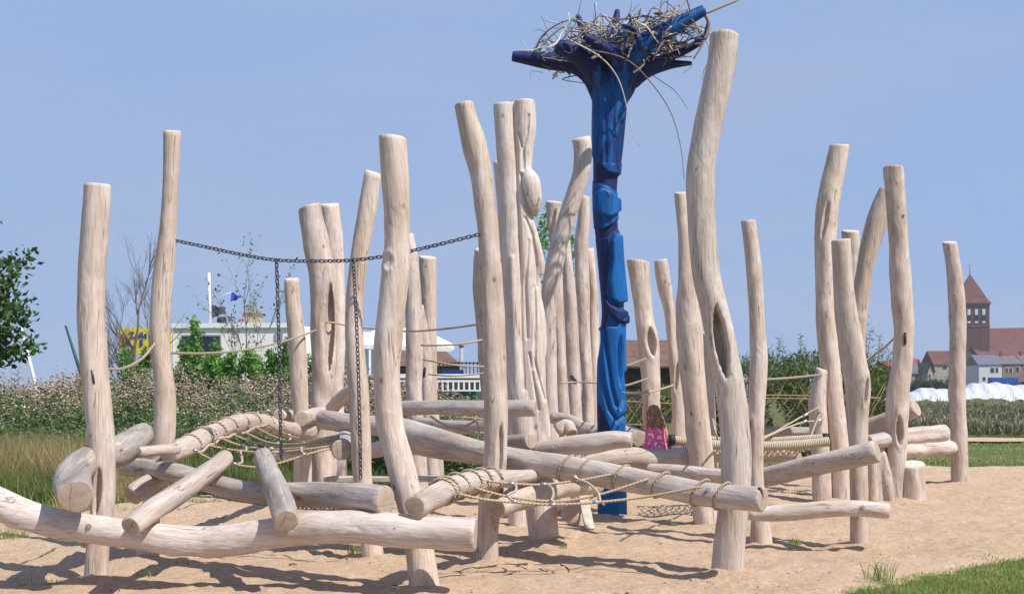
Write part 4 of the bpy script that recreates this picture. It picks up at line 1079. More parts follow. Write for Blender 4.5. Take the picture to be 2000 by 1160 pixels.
# net swing on the right
sw = empty('net_swing', P(1470, 880, 16.2), 'rope-covered hammock swing with a sagging net behind the tallest post', 'swing')
def swing_bar(pts, w):
    W = np.array([(*P(p[0], p[1], p[2]),) for p in pts]); C = catmull(W, 160)
    rr_ = w * pts[0][2] / F / 2
    V, q, t, uv = tube(C, rr_ * (1 + .10 * np.abs(np.sin(np.arange(160) * 1.55))), 14)
    return child('bar', V, q, t, ROPE_PALE, sw, True, None, uv * (1.6, 0))
b1_ = [(1312, 859, 16), (1390, 868, 16), (1480, 871, 16), (1560, 868, 16), (1618, 862, 16)]
b2_ = [(1340, 852, 17.2), (1430, 861, 17.2), (1500, 860, 17.2), (1612, 853, 17.2)]
swing_bar(b1_, 18); swing_bar(b2_, 12)
for (x_, y_, d_, w_) in ((1312, 859, 16, 22), (1612, 853, 17.2, 15)):
    V, q, t, uv = tube(np.array([P(x_ - 6, y_, d_), P(x_ + 6, y_, d_)]), w_ * d_ / F / 2, 14); child('end_cap', V, q, t, BLACK, sw)
sag = Bag()
na, nb = 26, 7
for i in range(na):
    for dirn in (-1, 1):
        pts_ = []
        for j in range(nb):
            u_ = (i + dirn * j * .6) / (na - 1); v_ = j / (nb - 1)
            if u_ < 0 or u_ > 1: continue
            x_ = 1330 + 280 * u_
            ya = np.interp(x_, [p[0] for p in b1_], [p[1] for p in b1_]); yb_ = np.interp(x_, [p[0] for p in b2_], [p[1] for p in b2_])
            s_ = math.sin(math.pi * v_) * math.sin(math.pi * min(max(u_, .06), .94)) ** .5
            p = P(x_, ya, 16) * (1 - v_) + P(x_, yb_, 17.2) * v_
            p[2] -= .20 * s_
            pts_.append(p)
        if len(pts_) > 2:
            V, q, t, uv = tube(catmull(np.array(pts_), 14), .009, 5); sag.add(V, q, t, uv)
o_ = sag.build('net', ROPE, sw); o_['kind'] = 'stuff'
for pts in ([(1388, 872, 16.3), (1490, 853, 17.0), (1540, 828, 17.6), (1575, 808, 18.2), (1600, 795, 18.3)], [(1488, 858, 16.8), (1530, 838, 17.4), (1570, 824, 17.9), (1596, 822, 18.2), (1612, 815, 18.3)],
            [(1584, 851, 17.2), (1592, 830, 17.9), (1601, 808, 18.2)], [(1402, 858, 16.6), (1396, 838, 16.6), (1392, 818, 17.2)]):
    strand(sw, pts, .013, ROPE_PALE, 'suspension_rope')
for (x_, y_, d_) in ((1572, 811, 18.1), (1570, 824, 17.9), (1598, 822, 18.2)):
    V, q, t, uv = tube(np.array([P(x_ - 6, y_ + 3, d_ - .02), P(x_ + 6, y_ - 3, d_ - .02)]), .022, 8); child('clamp', V, q, t, STEEL, sw)

# ------------------------------------------------------------------ sitting child
dG = 15.82
SKIN = plain('skin', (0.66, 0.38, 0.27), 0.5, 0.08)
k = NT('brown_hair')
hn = k.noise(k.coord('Object', (1, 1, 0.12)), 90.0, 3, 0.3)
HAIR = k.fin(k.ramp(hn, [(0.3, (0.09, 0.046, 0.022)), (0.5, (0.26, 0.145, 0.07)), (0.68, (0.52, 0.34, 0.19))]), 0.5, k.bump(hn, 0.8, 0.01), 0.4)
k = NT('pink_flower_print')
v1 = k.n('TexVoronoi', Vector=k.coord('Object'), Scale=21.0).outputs['Distance']
v2 = k.noise(k.coord('Object'), 20.0, 2)
c = k.ramp(v1, [(0.0, (0.90, 0.78, 0.82)), (0.30, (0.86, 0.50, 0.64)), (0.37, (0.80, 0.13, 0.33))], 'CONSTANT')
c = k.mix(k.ramp(v2, [(0.5, 0.0), (0.62, 0.6)]), c, (0.72, 0.12, 0.30))
DRESS = k.fin(c, 0.8, None, 0.2)
sg = dG / F
G0 = P(1279, 881, dG)
def gp(x, y, dy=0.0):
    return P(x, y, dG) + np.array((0, dy, 0))
bag = Bag()
def limb(pts, rads, seg=14, n=14):
    C4 = catmull(np.hstack([np.array(pts), np.array(rads)[:, None]]), n)
    V, q, t, uv = tube(C4[:, :3], C4[:, 3], seg); bag.add(V, q, t)
def ball(c, r, nu=16, nv=10):
    c = np.array(c, float); r = np.array(r, float) * np.ones(3)
    V = [c + r * (math.cos(p) * math.cos(a), math.cos(p) * math.sin(a), math.sin(p)) for p in np.linspace(-math.pi / 2, math.pi / 2, nv) for a in np.arange(nu) / nu * 2 * math.pi]
    return np.array(V), grid_quads(nv, nu)
limb([gp(1279, 884), gp(1279, 866), gp(1279, 846), gp(1279, 832, .01), gp(1279, 824, .02)], [.10, .105, .10, .085, .04])
limb([gp(1279, 828, .02), gp(1278, 818, .03), gp(1277, 812, .04)], [.036, .034, .04])
V, q = ball(gp(1277, 807, .05), (.073, .085, .098)); bag.add(V, q)
limb([gp(1277, 805, .125), gp(1277, 808, .145), gp(1277, 810, .14)], [.010, .014, .010], 8, 6)       # nose, far side
for s_ in (-1, 1):
    V, q = ball(gp(1277, 808, .045) + (s_ * .074, 0, 0), (.010, .022, .028), 10, 8); bag.add(V, q)   # ears
# left arm raised to the rope
limb([gp(1266, 832, .02), gp(1262, 826, .02), gp(1260, 812, .03), gp(1260, 797, .03), gp(1262, 785, .02), gp(1264, 776, .01)], [.036, .041, .037, .032, .029, .022])
hand = gp(1264, 770, .012)
limb([gp(1264, 777, .01), hand], [.018, .024], 10, 6)
for i, (dx, ln) in enumerate(((-.022, .9), (-.008, 1.0), (.007, .96), (.020, .8))):
    b = hand + np.array((dx, 0, .012))
    limb([b, b + (0, -.012, .026 * ln), b + (0, -.004, .044 * ln), b + (0, .018, .044 * ln), b + (0, .026, .026 * ln)], [.0085, .0085, .008, .0075, .007], 8, 9)
limb([hand + (.016, 0, -.012), hand + (.036, .004, .004), hand + (.030, .014, .022)], [.010, .009, .007], 8, 7)
# right arm lowered to the log
limb([gp(1292, 831, .02), gp(1298, 838, .03), gp(1301, 852, .07), gp(1301, 862, .15), gp(1299, 868, .21)], [.034, .036, .031, .025, .019])
hand = gp(1299, 870, .225)
limb([gp(1299, 868, .21), hand], [.02, .024], 10, 5)
for dx, ln in ((-.02, .85), (-.007, 1), (.007, .95), (.02, .8)):
    b = hand + np.array((dx, .012, 0)); limb([b, b + (0, .03 * ln, -.006), b + (0, .05 * ln, -.022)], [.0085, .008, .007], 8, 6)
limb([hand + (-.018, 0, 0), hand + (-.036, .016, -.008)], [.01, .008], 8, 4)
# legs over the far side of the log
for s_ in (-1, 1):
    h_ = G0 + (s_ * .062, 0.02, .03)
    limb([h_, h_ + (s_ * .01, .14, .035), h_ + (s_ * .012, .30, .02), h_ + (s_ * .012, .335, -.05), h_ + (s_ * .012, .33, -.16), h_ + (s_ * .012, .32, -.30)], [.072, .066, .05, .046, .044, .028], 14, 22)
    limb([h_ + (s_ * .012, .315, -.31), h_ + (s_ * .014, .36, -.335), h_ + (s_ * .016, .44, -.345)], [.03, .032, .022], 12, 8)
V, q, t, uv, a = bag.arrays()
me, _ = remesh(V - G0, q, t, 0.0055, 2); me.materials.append(SKIN)
girl = ob('person', me, None, 'child in pink flowered dress seated on a log, back turned, reaching up to a rope', 'person', M=Matrix.Translation(Vector(G0)))
# dress: lofted rings, gathered skirt
prof = [(829, .070, .085), (833, .112, .108), (838, .124, .118), (846, .124, .124), (856, .128, .130), (864, .138, .142), (872, .150, .152), (878, .158, .158), (883, .160, .162)]
nu = 64
rows_ = []
for i, (y_, ax, ay) in enumerate(prof):
    for j in range(nu):
        t_ = 2 * math.pi * j / nu
        f = 1 + (i / 8) ** 1.6 * .07 * math.sin(11 * t_ + i * .3) + (i / 8) * .03 * math.sin(5 * t_)
        c_ = gp(1279 + .35 * i * .5, y_, 0.0)
        rows_.append(c_ + (ax * f * math.cos(t_), ay * f * math.sin(t_) + (0.03 * i / 8), 0))
child('dress', rows_, grid_quads(len(prof), nu), None, DRESS, girl)
for s_ in (-1, 1):
    V, q, t, uv = tube(catmull(np.array([gp(1279 + s_ * 10, 834, -.045), gp(1279 + s_ * 11.5, 826, .0), gp(1279 + s_ * 11, 829, .06), gp(1279 + s_ * 9, 836, .09)]), 12), .016, 8)
    child('strap', V, q, t, DRESS, girl)
# hair: cap and long back fall with locks
bag2 = Bag()
V, q = ball(gp(1278, 804, .038), (.074, .086, .094), 28, 18)
rg = np.random.default_rng(3)
bag2.add(V, q)
for i in range(46):
    a_ = rg.uniform(math.pi * .98, math.pi * 2.02)
    r0 = np.array((math.cos(a_) * .070, math.sin(a_) * .070 + .03, 0))
    x_e = rg.normal(0, .020)
    L_ = rg.uniform(.17, .29) * (1 if abs(math.cos(a_)) < .8 else .85)
    c0 = gp(1278, 800) + r0
    pts_ = [gp(1278, 794, .02) + r0 * (.55, .45, 0) + (0, 0, .01), c0, c0 + (r0[0] * .05 + .012, -.035, -L_ * .4), c0 + (-r0[0] * .05 + x_e + .03, -.062, -L_ * .72), c0 + (-r0[0] * .25 + x_e * 2.2 + .05, -.066, -L_ * 1.05)]
    V, q, t, uv = tube(catmull(np.array(pts_), 14), np.interp(np.linspace(0, 1, 14), [0, .3, .8, 1], [.014, .017, .010, .002]), 7)
    bag2.add(V, q, t)
bag2.build('hair', HAIR, girl)
EYE = plain('eye_dark', (.03, .02, .02), .3)
for s_ in (-1, 1):
    V, q = ball(gp(1277, 806, .13) + (s_ * .028, 0, 0), (.011, .006, .007), 10, 6); child('eye', V, q, None, EYE, girl)
V, q = ball(gp(1277, 815, .125), (.02, .008, .005), 10, 6); child('mouth', V, q, None, plain('lips', (.5, .16, .14), .5), girl)

# ------------------------------------------------------------------ foliage helpers
def leaf_quads(pos, dirs, size, asp, rg, fold=0.0):
    n = len(pos)
    dirs = dirs / (np.linalg.norm(dirs, axis=1)[:, None] + 1e-9)
    rnd = rg.normal(size=(n, 3))
    side = np.cross(dirs, rnd); side /= np.linalg.norm(side, axis=1)[:, None] + 1e-9
    nrm = np.cross(side, dirs)
    size = np.broadcast_to(size, (n,))[:, None]
    V = np.stack([pos, pos + dirs * size * .45 + side * size * asp * .5 - nrm * size * .05, pos + dirs * size, pos + dirs * size * .45 - side * size * asp * .5 - nrm * size * .05], 1).reshape(-1, 3)
    q = np.arange(4 * n).reshape(n, 4)
    return V, q

def blades(x, y, z, h, w, lean, rg):
    n = len(x)
    a = rg.uniform(0, 2 * np.pi, n); b = rg.uniform(0, 2 * np.pi, n)
    base = np.stack([x, y, z], -1)
    sd_ = np.stack([np.cos(a), np.sin(a), np.zeros(n)], -1) * (w / 2)[:, None]
    ln = np.stack([np.cos(b), np.sin(b), np.zeros(n)], -1) * (lean * h)[:, None]
    up = np.stack([np.zeros(n), np.zeros(n), h], -1)
    mid = base + up * .55 + ln * .32
    tip = base + up * np.sqrt(np.clip(1 - .35 * lean[:, None] ** 2, .3, 1)) + ln
    V = np.stack([base - sd_, base + sd_, mid + sd_ * .75, mid - sd_ * .75, tip], 1).reshape(-1, 3)
    i = np.arange(n) * 5
    return V, np.stack([i, i + 1, i + 2, i + 3], -1), np.stack([i + 3, i + 2, i + 4], -1)

def grow(bag, tips, base, dirv, L, r, depth, rg, spread=.6, nchild=3, up=.15, ratio=.68, seg=6):
    n = 6
    pts = [np.array(base, float)]; d_ = np.array(dirv, float); d_ /= np.linalg.norm(d_)
    for i in range(n):
        d_ = d_ + rg.normal(0, .09, 3) + (0, 0, up * .12); d_ /= np.linalg.norm(d_)
        pts.append(pts[-1] + d_ * L / n)
    pts = np.array(pts)
    V, q, t, uv = tube(pts, np.linspace(r, r * .45, n + 1), seg if r > .015 else 4, False); bag.add(V, q, t)
    if depth == 0 or r < .003:
        tips.append((pts[-1], d_)); tips.append((pts[3], d_)); return
    for c in range(nchild):
        f = rg.uniform(.3, .98); i = min(n, int(f * n))
        ax = rg.normal(size=3); ax -= d_ * ax.dot(d_); ax /= np.linalg.norm(ax)
        nd = d_ * math.cos(spread) + ax * math.sin(spread) + (0, 0, up)
        grow(bag, tips, pts[i], nd, L * ratio * rg.uniform(.75, 1.15), r * .5 * (1.15 - .4 * f), depth - 1, rg, spread, nchild, up, ratio, seg)
    grow(bag, tips, pts[-1], d_, L * ratio, r * .45, depth - 1, rg, spread, nchild, up, ratio, seg)

BARK = plain('bark', (0.13, 0.10, 0.075), 0.9, 0.35, 20)
BARK_PALE = plain('pale_bark', (0.24, 0.20, 0.16), 0.9, 0.3, 20)
LEAF_A = leaf_mat('shrub_leaf', (0.06, 0.17, 0.028), (0.24, 0.44, 0.10), .45)
LEAF_B = leaf_mat('tree_leaf', (0.025, 0.055, 0.012), (0.09, 0.17, 0.03))
LEAF_W = leaf_mat('willow_leaf', (0.045, 0.08, 0.022), (0.18, 0.24, 0.07), .35, (0.30, 0.28, 0.11))
LEAF_FAR = leaf_mat('far_leaf', (0.02, 0.045, 0.02), (0.05, 0.09, 0.03))
GRASS = leaf_mat('lawn_blades', (0.13, 0.20, 0.04), (0.32, 0.41, 0.10), .35, (0.52, 0.46, 0.22))
TALL = leaf_mat('tall_grass', (0.08, 0.13, 0.035), (0.23, 0.28, 0.09), .35, (0.46, 0.37, 0.19))
DRY = leaf_mat('dry_grass', (0.24, 0.20, 0.08), (0.50, 0.38, 0.19), .35, (0.64, 0.52, 0.31))
WEED = leaf_mat('thistle_leaf', (0.05, 0.09, 0.03), (0.16, 0.24, 0.085), .3)
HEADS = leaf_mat('thistle_heads', (0.17, 0.12, 0.08), (0.44, 0.34, 0.24), .2, (0.68, 0.58, 0.46))

def tree(name, label, base, H, r, rg, depth, leafn, lsize, lmat, lean=(0, 0, 1), spread=.6, nchild=3, asp=.5, cat='tree', group=None, spreadleaf=.12, bark=None, trunk_frac=.4, up=.15, ratio=.68):
    o = empty(name, base, label, cat, group)
    b = Bag(); tips = []
    grow(b, tips, np.array(base, float) - (0, 0, .1), lean, H * trunk_frac, r, depth, rg, spread, nchild, up, ratio)
    b.build('trunk', bark or BARK, o)
    if leafn:
        idx = rg.integers(0, len(tips), leafn)
        tp = np.array([t_[0] for t_ in tips])[idx]; td = np.array([t_[1] for t_ in tips])[idx]
        pos = tp + rg.normal(0, spreadleaf, (leafn, 3))
        dirs = td * .5 + rg.normal(0, .7, (leafn, 3)) + (0, 0, -.05)
        V, q = leaf_quads(pos, dirs, rg.uniform(.6, 1.2, leafn) * lsize, asp, rg)
        bb = Bag(); bb.add(V, q, None, None, np.repeat(np.clip(rg.normal(.42, .22, leafn), 0, 1), 4))
        bb.build('crown', lmat, o, smooth=False)
    return o

def G(x, d): return np.array(((x - 1000) / F * d, d, 0.0))
r_ = np.random.default_rng
tree('leafy_tree', 'leafy green tree cut off by the left edge of the picture', G(-78, 24), 5.4, .06, r_(4), 3, 6500, .16, LEAF_B, (0.02, 0, 1), .75, 4, .55, spreadleaf=.10, trunk_frac=.5)
tree('bare_tree', 'bare leafless sapling between the two left posts', G(250, 40), 8.4, .085, r_(12), 4, 0, 0, None, (0, 0, 1), .5, 5, bark=BARK, trunk_frac=.42, up=.12, ratio=.6)
tree('sparse_sapling', 'thin sapling with few small leaves in front of the white building', G(486, 44), 7.6, .06, r_(19), 3, 420, .13, LEAF_B, (-.03, 0, 1), .5, 4, bark=BARK_PALE, trunk_frac=.45, up=.2, spreadleaf=.06, ratio=.62)
yt = empty('young_tree', G(1092, 36), 'young leafy tree showing behind the slim posts left of the totem', 'tree')
rg = r_(27); bt = Bag(); lp, ld = [], []
stem = [G(1092, 36) - (0, 0, .1), P(1091, 700, 36), P(1088, 560, 36), P(1084, 470, 36), P(1078, 415, 36)]
V, q, t, uv = tube(catmull(np.array(stem), 24), np.linspace(.07, .012, 24), 7, False); bt.add(V, q, t)
for (cx_, cy_, n_, sp_) in ((1060, 448, 130, .17), (1056, 478, 70, .12), (1068, 428, 80, .13), (1112, 500, 120, .15), (1106, 540, 90, .15), (1118, 468, 60, .1), (1090, 690, 130, .2), (1083, 740, 120, .2), (1098, 620, 90, .16), (1076, 580, 80, .15), (1124, 570, 60, .12), (1070, 660, 80, .16)):
    yb_ = min(cy_ + 70, 745)
    st_ = P(np.interp(yb_, [415, 560, 745], [1078, 1088, 1092]), yb_, 36); e_ = P(cx_, cy_, 36 + rg.uniform(-.5, .5))
    V, q, t, uv = tube(catmull(np.array([st_, (st_ + e_) / 2 + (0, 0, -.1), e_]), 8), np.linspace(.02, .005, 8), 5, False); bt.add(V, q, t)
    lp.append(e_ + rg.normal(0, sp_, (n_, 3)) * (1, 1.3, 1.2)); ld.append(rg.normal(0, .7, (n_, 3)) + (0, 0, -.15))
bt.build('trunk', BARK, yt)
lp, ld = np.vstack(lp), np.vstack(ld)
V, q = leaf_quads(lp, ld, rg.uniform(.10, .20, len(lp)), .5, rg)
bb = Bag(); bb.add(V, q, None, None, np.repeat(np.clip(rg.normal(.5, .25, len(lp)), 0, 1), 4)); bb.build('crown', LEAF_A, yt, smooth=False)
def shrub(x, d, H, W, label, seed, n=9500, lsize=.17, lmat=None):
    rg = r_(seed)
    o = empty('leafy_shrub', G(x, d), label, 'shrub', 'green shrubs behind the thistles')
    b = Bag(); pos, dirs = [], []
    for i in range(15):
        a_ = rg.uniform(0, 6.28); t_ = rg.uniform(.2, 1)
        top = G(x, d) + (math.cos(a_) * W * t_, math.sin(a_) * W * t_ * .8, H * rg.uniform(.55, 1.0) * (1.08 - .42 * t_))
        pts = catmull(np.array([G(x, d) - (0, 0, .1), G(x, d) * .6 + top * .4 + (0, 0, .2), top]), 9)
        V, q, t, uv = tube(pts, np.linspace(.022, .005, 9), 5, False); b.add(V, q, t)
        k_ = n // 15
        f = rg.beta(2.5, 1.1, k_)
        pc = np.array([np.interp(f, np.linspace(0, 1, 9), pts[:, c_]) for c_ in range(3)]).T
        pos.append(pc + rg.normal(0, .13, (k_, 3)) * (1.25 - .7 * f)[:, None]); dirs.append(rg.normal(0, .7, (k_, 3)) + (math.cos(a_) * .6, math.sin(a_) * .6, -.1))
    b.build('stem', BARK, o)
    pos, dirs = np.vstack(pos), np.vstack(dirs)
    V, q = leaf_quads(pos, dirs, rg.uniform(.6, 1.3, len(pos)) * lsize, .42, rg)
    bb = Bag(); bb.add(V, q, None, None, np.repeat(np.clip(rg.normal(.45, .25, len(pos)), 0, 1), 4)); bb.build('crown', lmat or LEAF_A, o, smooth=False)
shrub(262, 38, 3.3, 1.9, 'bushy green shrub under the yellow sign', 31)
shrub(338, 39, 3.0, .9, 'small green shrub behind the second left post', 32, 4500)
shrub(410, 38, 4.1, 1.5, 'taller green shrub in front of the dark window', 33)
shrub(545, 39, 3.9, 1.9, 'wide green shrub behind the hanging chain', 34, 11000)
shrub(630, 40, 3.0, 1.2, 'low green shrub behind the hollow slotted post', 35, 5500)

# thistle mass, left background
rg = r_(41)
N_ = 3400
tx = rg.uniform(-120, 940, N_); td_ = rg.uniform(23.0, 34, N_)
X = (tx - 1000) / F * td_
H = (.80 + .122 * (td_ - 23)) * (rg.uniform(.74, 1.06, N_) + .12 * (rg.random(N_) < .12)) * np.interp(tx, [700, 800, 940], [1, .93, .72]) * (1 + .07 * np.sin(X * 1.1) + .05 * np.sin(X * 2.7 + 1))
b = Bag()
V, q, t = blades(X, td_, np.full(N_, -.03), H, np.full(N_, .018), rg.uniform(0, .12, N_), rg)
b.add(V, q, t, None, np.repeat(rg.uniform(.1, .6, N_), 5))
tipv = V.reshape(N_, 5, 3)[:, 4]
m = 26
base_ = np.repeat(np.stack([X, td_, np.zeros(N_)], -1), m, 0); fr = rg.uniform(.05, .93, N_ * m)[:, None]
tp = np.repeat(tipv, m, 0)
pos = base_ * (1 - fr) + tp * fr + rg.normal(0, .07, (N_ * m, 3))
V, q = leaf_quads(pos, rg.normal(0, 1, (N_ * m, 3)) * (1, 1, .6) + (0, 0, .3), rg.uniform(.08, .22, N_ * m), .28, rg)
b.add(V, q, None, None, np.repeat(np.clip(rg.normal(.4, .25, N_ * m), 0, 1), 4))
b.build('thistle_foliage', WEED, smooth=False, label='dense green thistle stems and leaves filling the left background', cat='weeds', kind='stuff')
b = Bag()
m = 13
sel = (rg.random(N_) < np.interp(td_, [24.5, 28, 30], [.03, .28, .9])) & (np.sin(X * 2.3 + td_ * 1.1) + np.sin(X * .9 - td_ * .7) > -1.1)
tipv = tipv[sel]; N_ = len(tipv)
hc = np.repeat(tipv, m, 0) + rg.normal(0, 1, (N_ * m, 3)) * (.16, .16, .07)
hc[:, 2] -= rg.exponential(.06, N_ * m)
hs = rg.uniform(.012, .034, N_ * m)
octv = np.array([(1, 0, 0), (0, 1, 0), (-1, 0, 0), (0, -1, 0), (0, 0, 1.1), (0, 0, -1.0)])
V = (hc[:, None] + octv[None] * hs[:, None, None] * (1 + rg.normal(0, .35, (N_ * m, 6, 1)))).reshape(-1, 3)
ot = np.array([(0, 1, 4), (1, 2, 4), (2, 3, 4), (3, 0, 4), (1, 0, 5), (2, 1, 5), (3, 2, 5), (0, 3, 5)])
t = (ot[None] + (np.arange(N_ * m) * 6)[:, None, None]).reshape(-1, 3)
b.add(V, None, t, None, np.repeat(np.clip(rg.normal(.5, .28, N_ * m), 0, 1), 6))
b.build('thistle_seed_heads', HEADS, smooth=False, label='mass of faded beige thistle seed heads along the left skyline', cat='weeds', kind='stuff')

# tall grass in front of the thistles, partly dry
def grass_field(name, label, n, xr, dr, hfun, wfun, mat, seed, keep=None, lean=(.05, .5), aval=None, pxspace=True, z=-.03):
    rg = r_(seed)
    if pxspace:
        d = 1 / rg.uniform(1 / dr[1], 1 / dr[0], n); x = (rg.uniform(*xr, n) - 1000) / F * d
    else:
        x = rg.uniform(*xr, n); d = rg.uniform(*dr, n)
    if keep is not None:
        mk = keep(x, d); x, d = x[mk], d[mk]
    n = len(x)
    h = hfun(x, d, rg); w = wfun(x, d, rg)
    V, q, t = blades(x, d, np.full(n, z), h, w, rg.uniform(*lean, n), rg)
    b = Bag(); a = np.clip(rg.normal(.45, .25, n), 0, 1) if aval is None else aval(x, d, rg)
    b.add(V, q, t, None, np.repeat(a, 5))
    return b.build(name, mat, smooth=False, label=label, cat='grass', kind='stuff')
off = lambda x, d: sand_sd(x, d) < -.02
grass_field('tall_grass', 'tall green grass at the foot of the thistles', 42000, (-80, 1240), (18.3, 25), lambda x, d, rg: np.interp(sand_sd(x, d), [-4.0, -1.2, 0], [.95, .45, .07]) * np.interp(x, [-6, -2.0, 0], [1, .45, .3]) * rg.uniform(.5, 1.1, len(x)),
            lambda x, d, rg: rg.uniform(.008, .016, len(x)), TALL, 51, lambda x, d: sand_sd(x, d) < -.05)
grass_field('dry_grass', 'straw-coloured tall grass at the left edge of the sand', 27000, (-120, 330), (17.0, 23.5), lambda x, d, rg: np.interp(sand_sd(x, d), [-3.0, -1.4, -.3], [.95, .85, .35]) * rg.uniform(.35, 1.12, len(x)),
            lambda x, d, rg: rg.uniform(.006, .012, len(x)), DRY, 52, lambda x, d: (sand_sd(x, d) < -.25) & (np.sin(x * 2.1 + 1) + np.sin(x * .9 + d) > -.7))
grass_field('grass_fringe', 'short grass fringing the left edge of the sand', 16000, (-60, 900), (13.5, 21.5), lambda x, d, rg: rg.uniform(.05, .16, len(x)), lambda x, d, rg: rg.uniform(.006, .011, len(x)), GRASS, 53, lambda x, d: (sand_sd(x, d) < .12) & (sand_sd(x, d) > -1.6))
grass_field('near_lawn', 'bright green lawn in the lower right corner', 60000, (2.0, 7.5), (9.4, 15.0), lambda x, d, rg: rg.uniform(.018, .058, len(x)) * np.interp(sand_sd(x, d), [-.5, 0], [1, .8]), lambda x, d, rg: rg.uniform(.004, .008, len(x)), GRASS, 54,
            lambda x, d: (sand_sd(x, d) < .02 + .06 * np.sin(x * 13) * np.sin(d * 11)) & (x > 1.6), pxspace=False, lean=(.2, 1.0), aval=lambda x, d, rg: np.clip(rg.normal(.45, .22, len(x)) + .22 * np.sin(x * 3.1 + d) * np.sin(d * 4.3 + x * 1.7), 0, 1))
grass_field('back_lawn', 'mown lawn beyond the sand on the right', 52000, (860, 2080), (20.5, 60), lambda x, d, rg: rg.uniform(.04, .10, len(x)) * np.interp(sand_sd(x, d), [-2.5, -.2], [.75, 1.5]), lambda x, d, rg: rg.uniform(.012, .022, len(x)) * d / 26, GRASS, 55,
            lambda x, d: off(x, d) & ~((x > 12.9) & (d > 40.1 + .5 * np.sin(x * 2.3) + .4 * np.sin(x * 5.1)) & (d < 42.2 + .5 * np.sin(x * 1.7))), aval=lambda x, d, rg: np.clip(rg.normal(.45, .18, len(x)) + np.interp(d, [28, 30, 36, 37], [0, .33, .33, .1]), 0, 1))
# white clover dots along the lawn edge
rg = r_(56)
n = 260
d = rg.uniform(22.5, 29.5, n); x = (rg.uniform(1640, 2050, n) - 1000) / F * d
mk = sand_sd(x, d) < -.05; x, d = x[mk], d[mk]
b = Bag()
V = (np.stack([x, d, np.full(len(x), .07)], -1)[:, None] + octv[None] * .010).reshape(-1, 3)
b.add(V, None, (ot[None] + (np.arange(len(x)) * 6)[:, None, None]).reshape(-1, 3))
b.build('clover_flowers', plain('clover_white', (.75, .74, .68)), label='white clover flowers dotted along the lawn edge', cat='flowers', kind='stuff')

# weed tufts scattered over the sand
def tuft(x, y, label, n=60, h=.14, seed=1, mat=GRASS, wide=.10):
    rg = r_(seed)
    g = P(x, y, D(y)); 
    a = rg.uniform(0, 6.28, n); rr_ = rg.uniform(0, 1, n) ** .7 * wide
    V, q, t = blades(g[0] + np.cos(a) * rr_, g[1] + np.sin(a) * rr_, np.full(n, -.01), rg.uniform(.4, 1, n) * h, rg.uniform(.005, .010, n), rg.uniform(.2, .9, n), rg)
    b = Bag(); b.add(V, q, t, None, np.repeat(np.clip(rg.normal(.4, .2, n), 0, 1), 5))
    b.build('grass_tuft', mat, smooth=False, label=label, cat='grass tuft', group='grass tufts growing in the sand')
for i, (x, y, lb, n, h, w) in enumerate(((10, 1062, 'leafy weed clump at the left edge beside the front beam', 160, .28, .22), (25, 1138, 'sparse weed patch at the lower left corner', 90, .08, .3), (115, 1140, 'low weed patch left of the first post foot', 60, .08, .18),
        (283, 1135, 'thin grass tuft between the two left post feet', 30, .14, .08), (695, 1082, 'spiky tuft beside the foot of the leaning post', 40, .22, .08), (836, 1156, 'grass tuft at the foot of the big near post', 70, .09, .14),
        (1096, 1070, 'small tuft near the foot of the carved post', 26, .08, .08), (1262, 1046, 'tiny tuft alone in the middle of the sand', 26, .08, .10), (1322, 1026, 'little green tuft left of the swelling post', 26, .09, .08),
        (1553, 1063, 'dark spiky tuft between the two front right posts', 60, .13, .09), (1560, 966, 'leafy weed under the rising right log', 50, .13, .16), (1720, 1128, 'wispy tall tuft at the corner of the near lawn', 60, .26, .16),
        (1905, 1090, 'tuft at the upper rim of the near lawn', 60, .10, .22), (1540, 1130, 'pale tuft right of the tallest post foot', 30, .06, .10), (390, 985, 'green weeds under the diagonal log', 110, .18, .35), (240, 1000, 'low weeds behind the front beam at left', 80, .12, .3),
        (1895, 1022, 'small pale tuft alone on the right sand', 22, .06, .1), (1375, 1140, 'tuft near the bottom edge under the tallest post', 26, .05, .1))):
    tuft(x, y, lb, n, h, 60 + i, GRASS, w)
# bark chips, pebbles and sticks
rg = r_(70)
b = Bag()
n = 1500
d = 1 / rg.uniform(1 / 24, 1 / 9.5, n); x = (rg.uniform(0, 2000, n) - 1000) / F * d
mk = sand_sd(x, d) > .1; x, d = x[mk], d[mk]
sz = rg.uniform(.004, .013, len(x)) * np.where(rg.random(len(x)) < .08, 2.0, 1.0)
V = (np.stack([x, d, np.full(len(x), .012)], -1)[:, None] + octv[None] * sz[:, None, None] * rg.uniform(.5, 1.6, (len(x), 1, 3)) * (1, 1, .5)).reshape(-1, 3)
b.add(V, None, (ot[None] + (np.arange(len(x)) * 6)[:, None, None]).reshape(-1, 3))
b.build('pebbles', plain('bark_chips', (.19, .135, .09), .9, .6, 3), label='dark wood chips and pebbles scattered over the sand', cat='pebbles', kind='stuff')
def stick(pts, label, rr=.007):
    W = np.array([P(x, y, D(y)) + (0, 0, .02) for x, y in pts])
    V, q, t, uv = tube(catmull(W, 10), np.linspace(rr, rr * .5, 10), 5)
    ob('stick', mk_mesh('stick', V - W[0], q, t, BARK), None, label, 'stick', 'fallen sticks on the sand', M=Matrix.Translation(Vector(W[0])))
stick([(718, 1120), (726, 1128), (748, 1118)], 'curved dark stick on the sand below the front beam', .012)
stick([(1095, 1106), (1108, 1112), (1112, 1120), (1100, 1127)], 'crooked twig on the sand in the middle foreground', .008)
stick([(1000, 1122), (1016, 1118), (1010, 1124)], 'small twig on the sand right of the kinked post foot', .007)
stick([(565, 1106), (572, 1104), (580, 1106)], 'short bark piece on the sand under the front beam', .010)

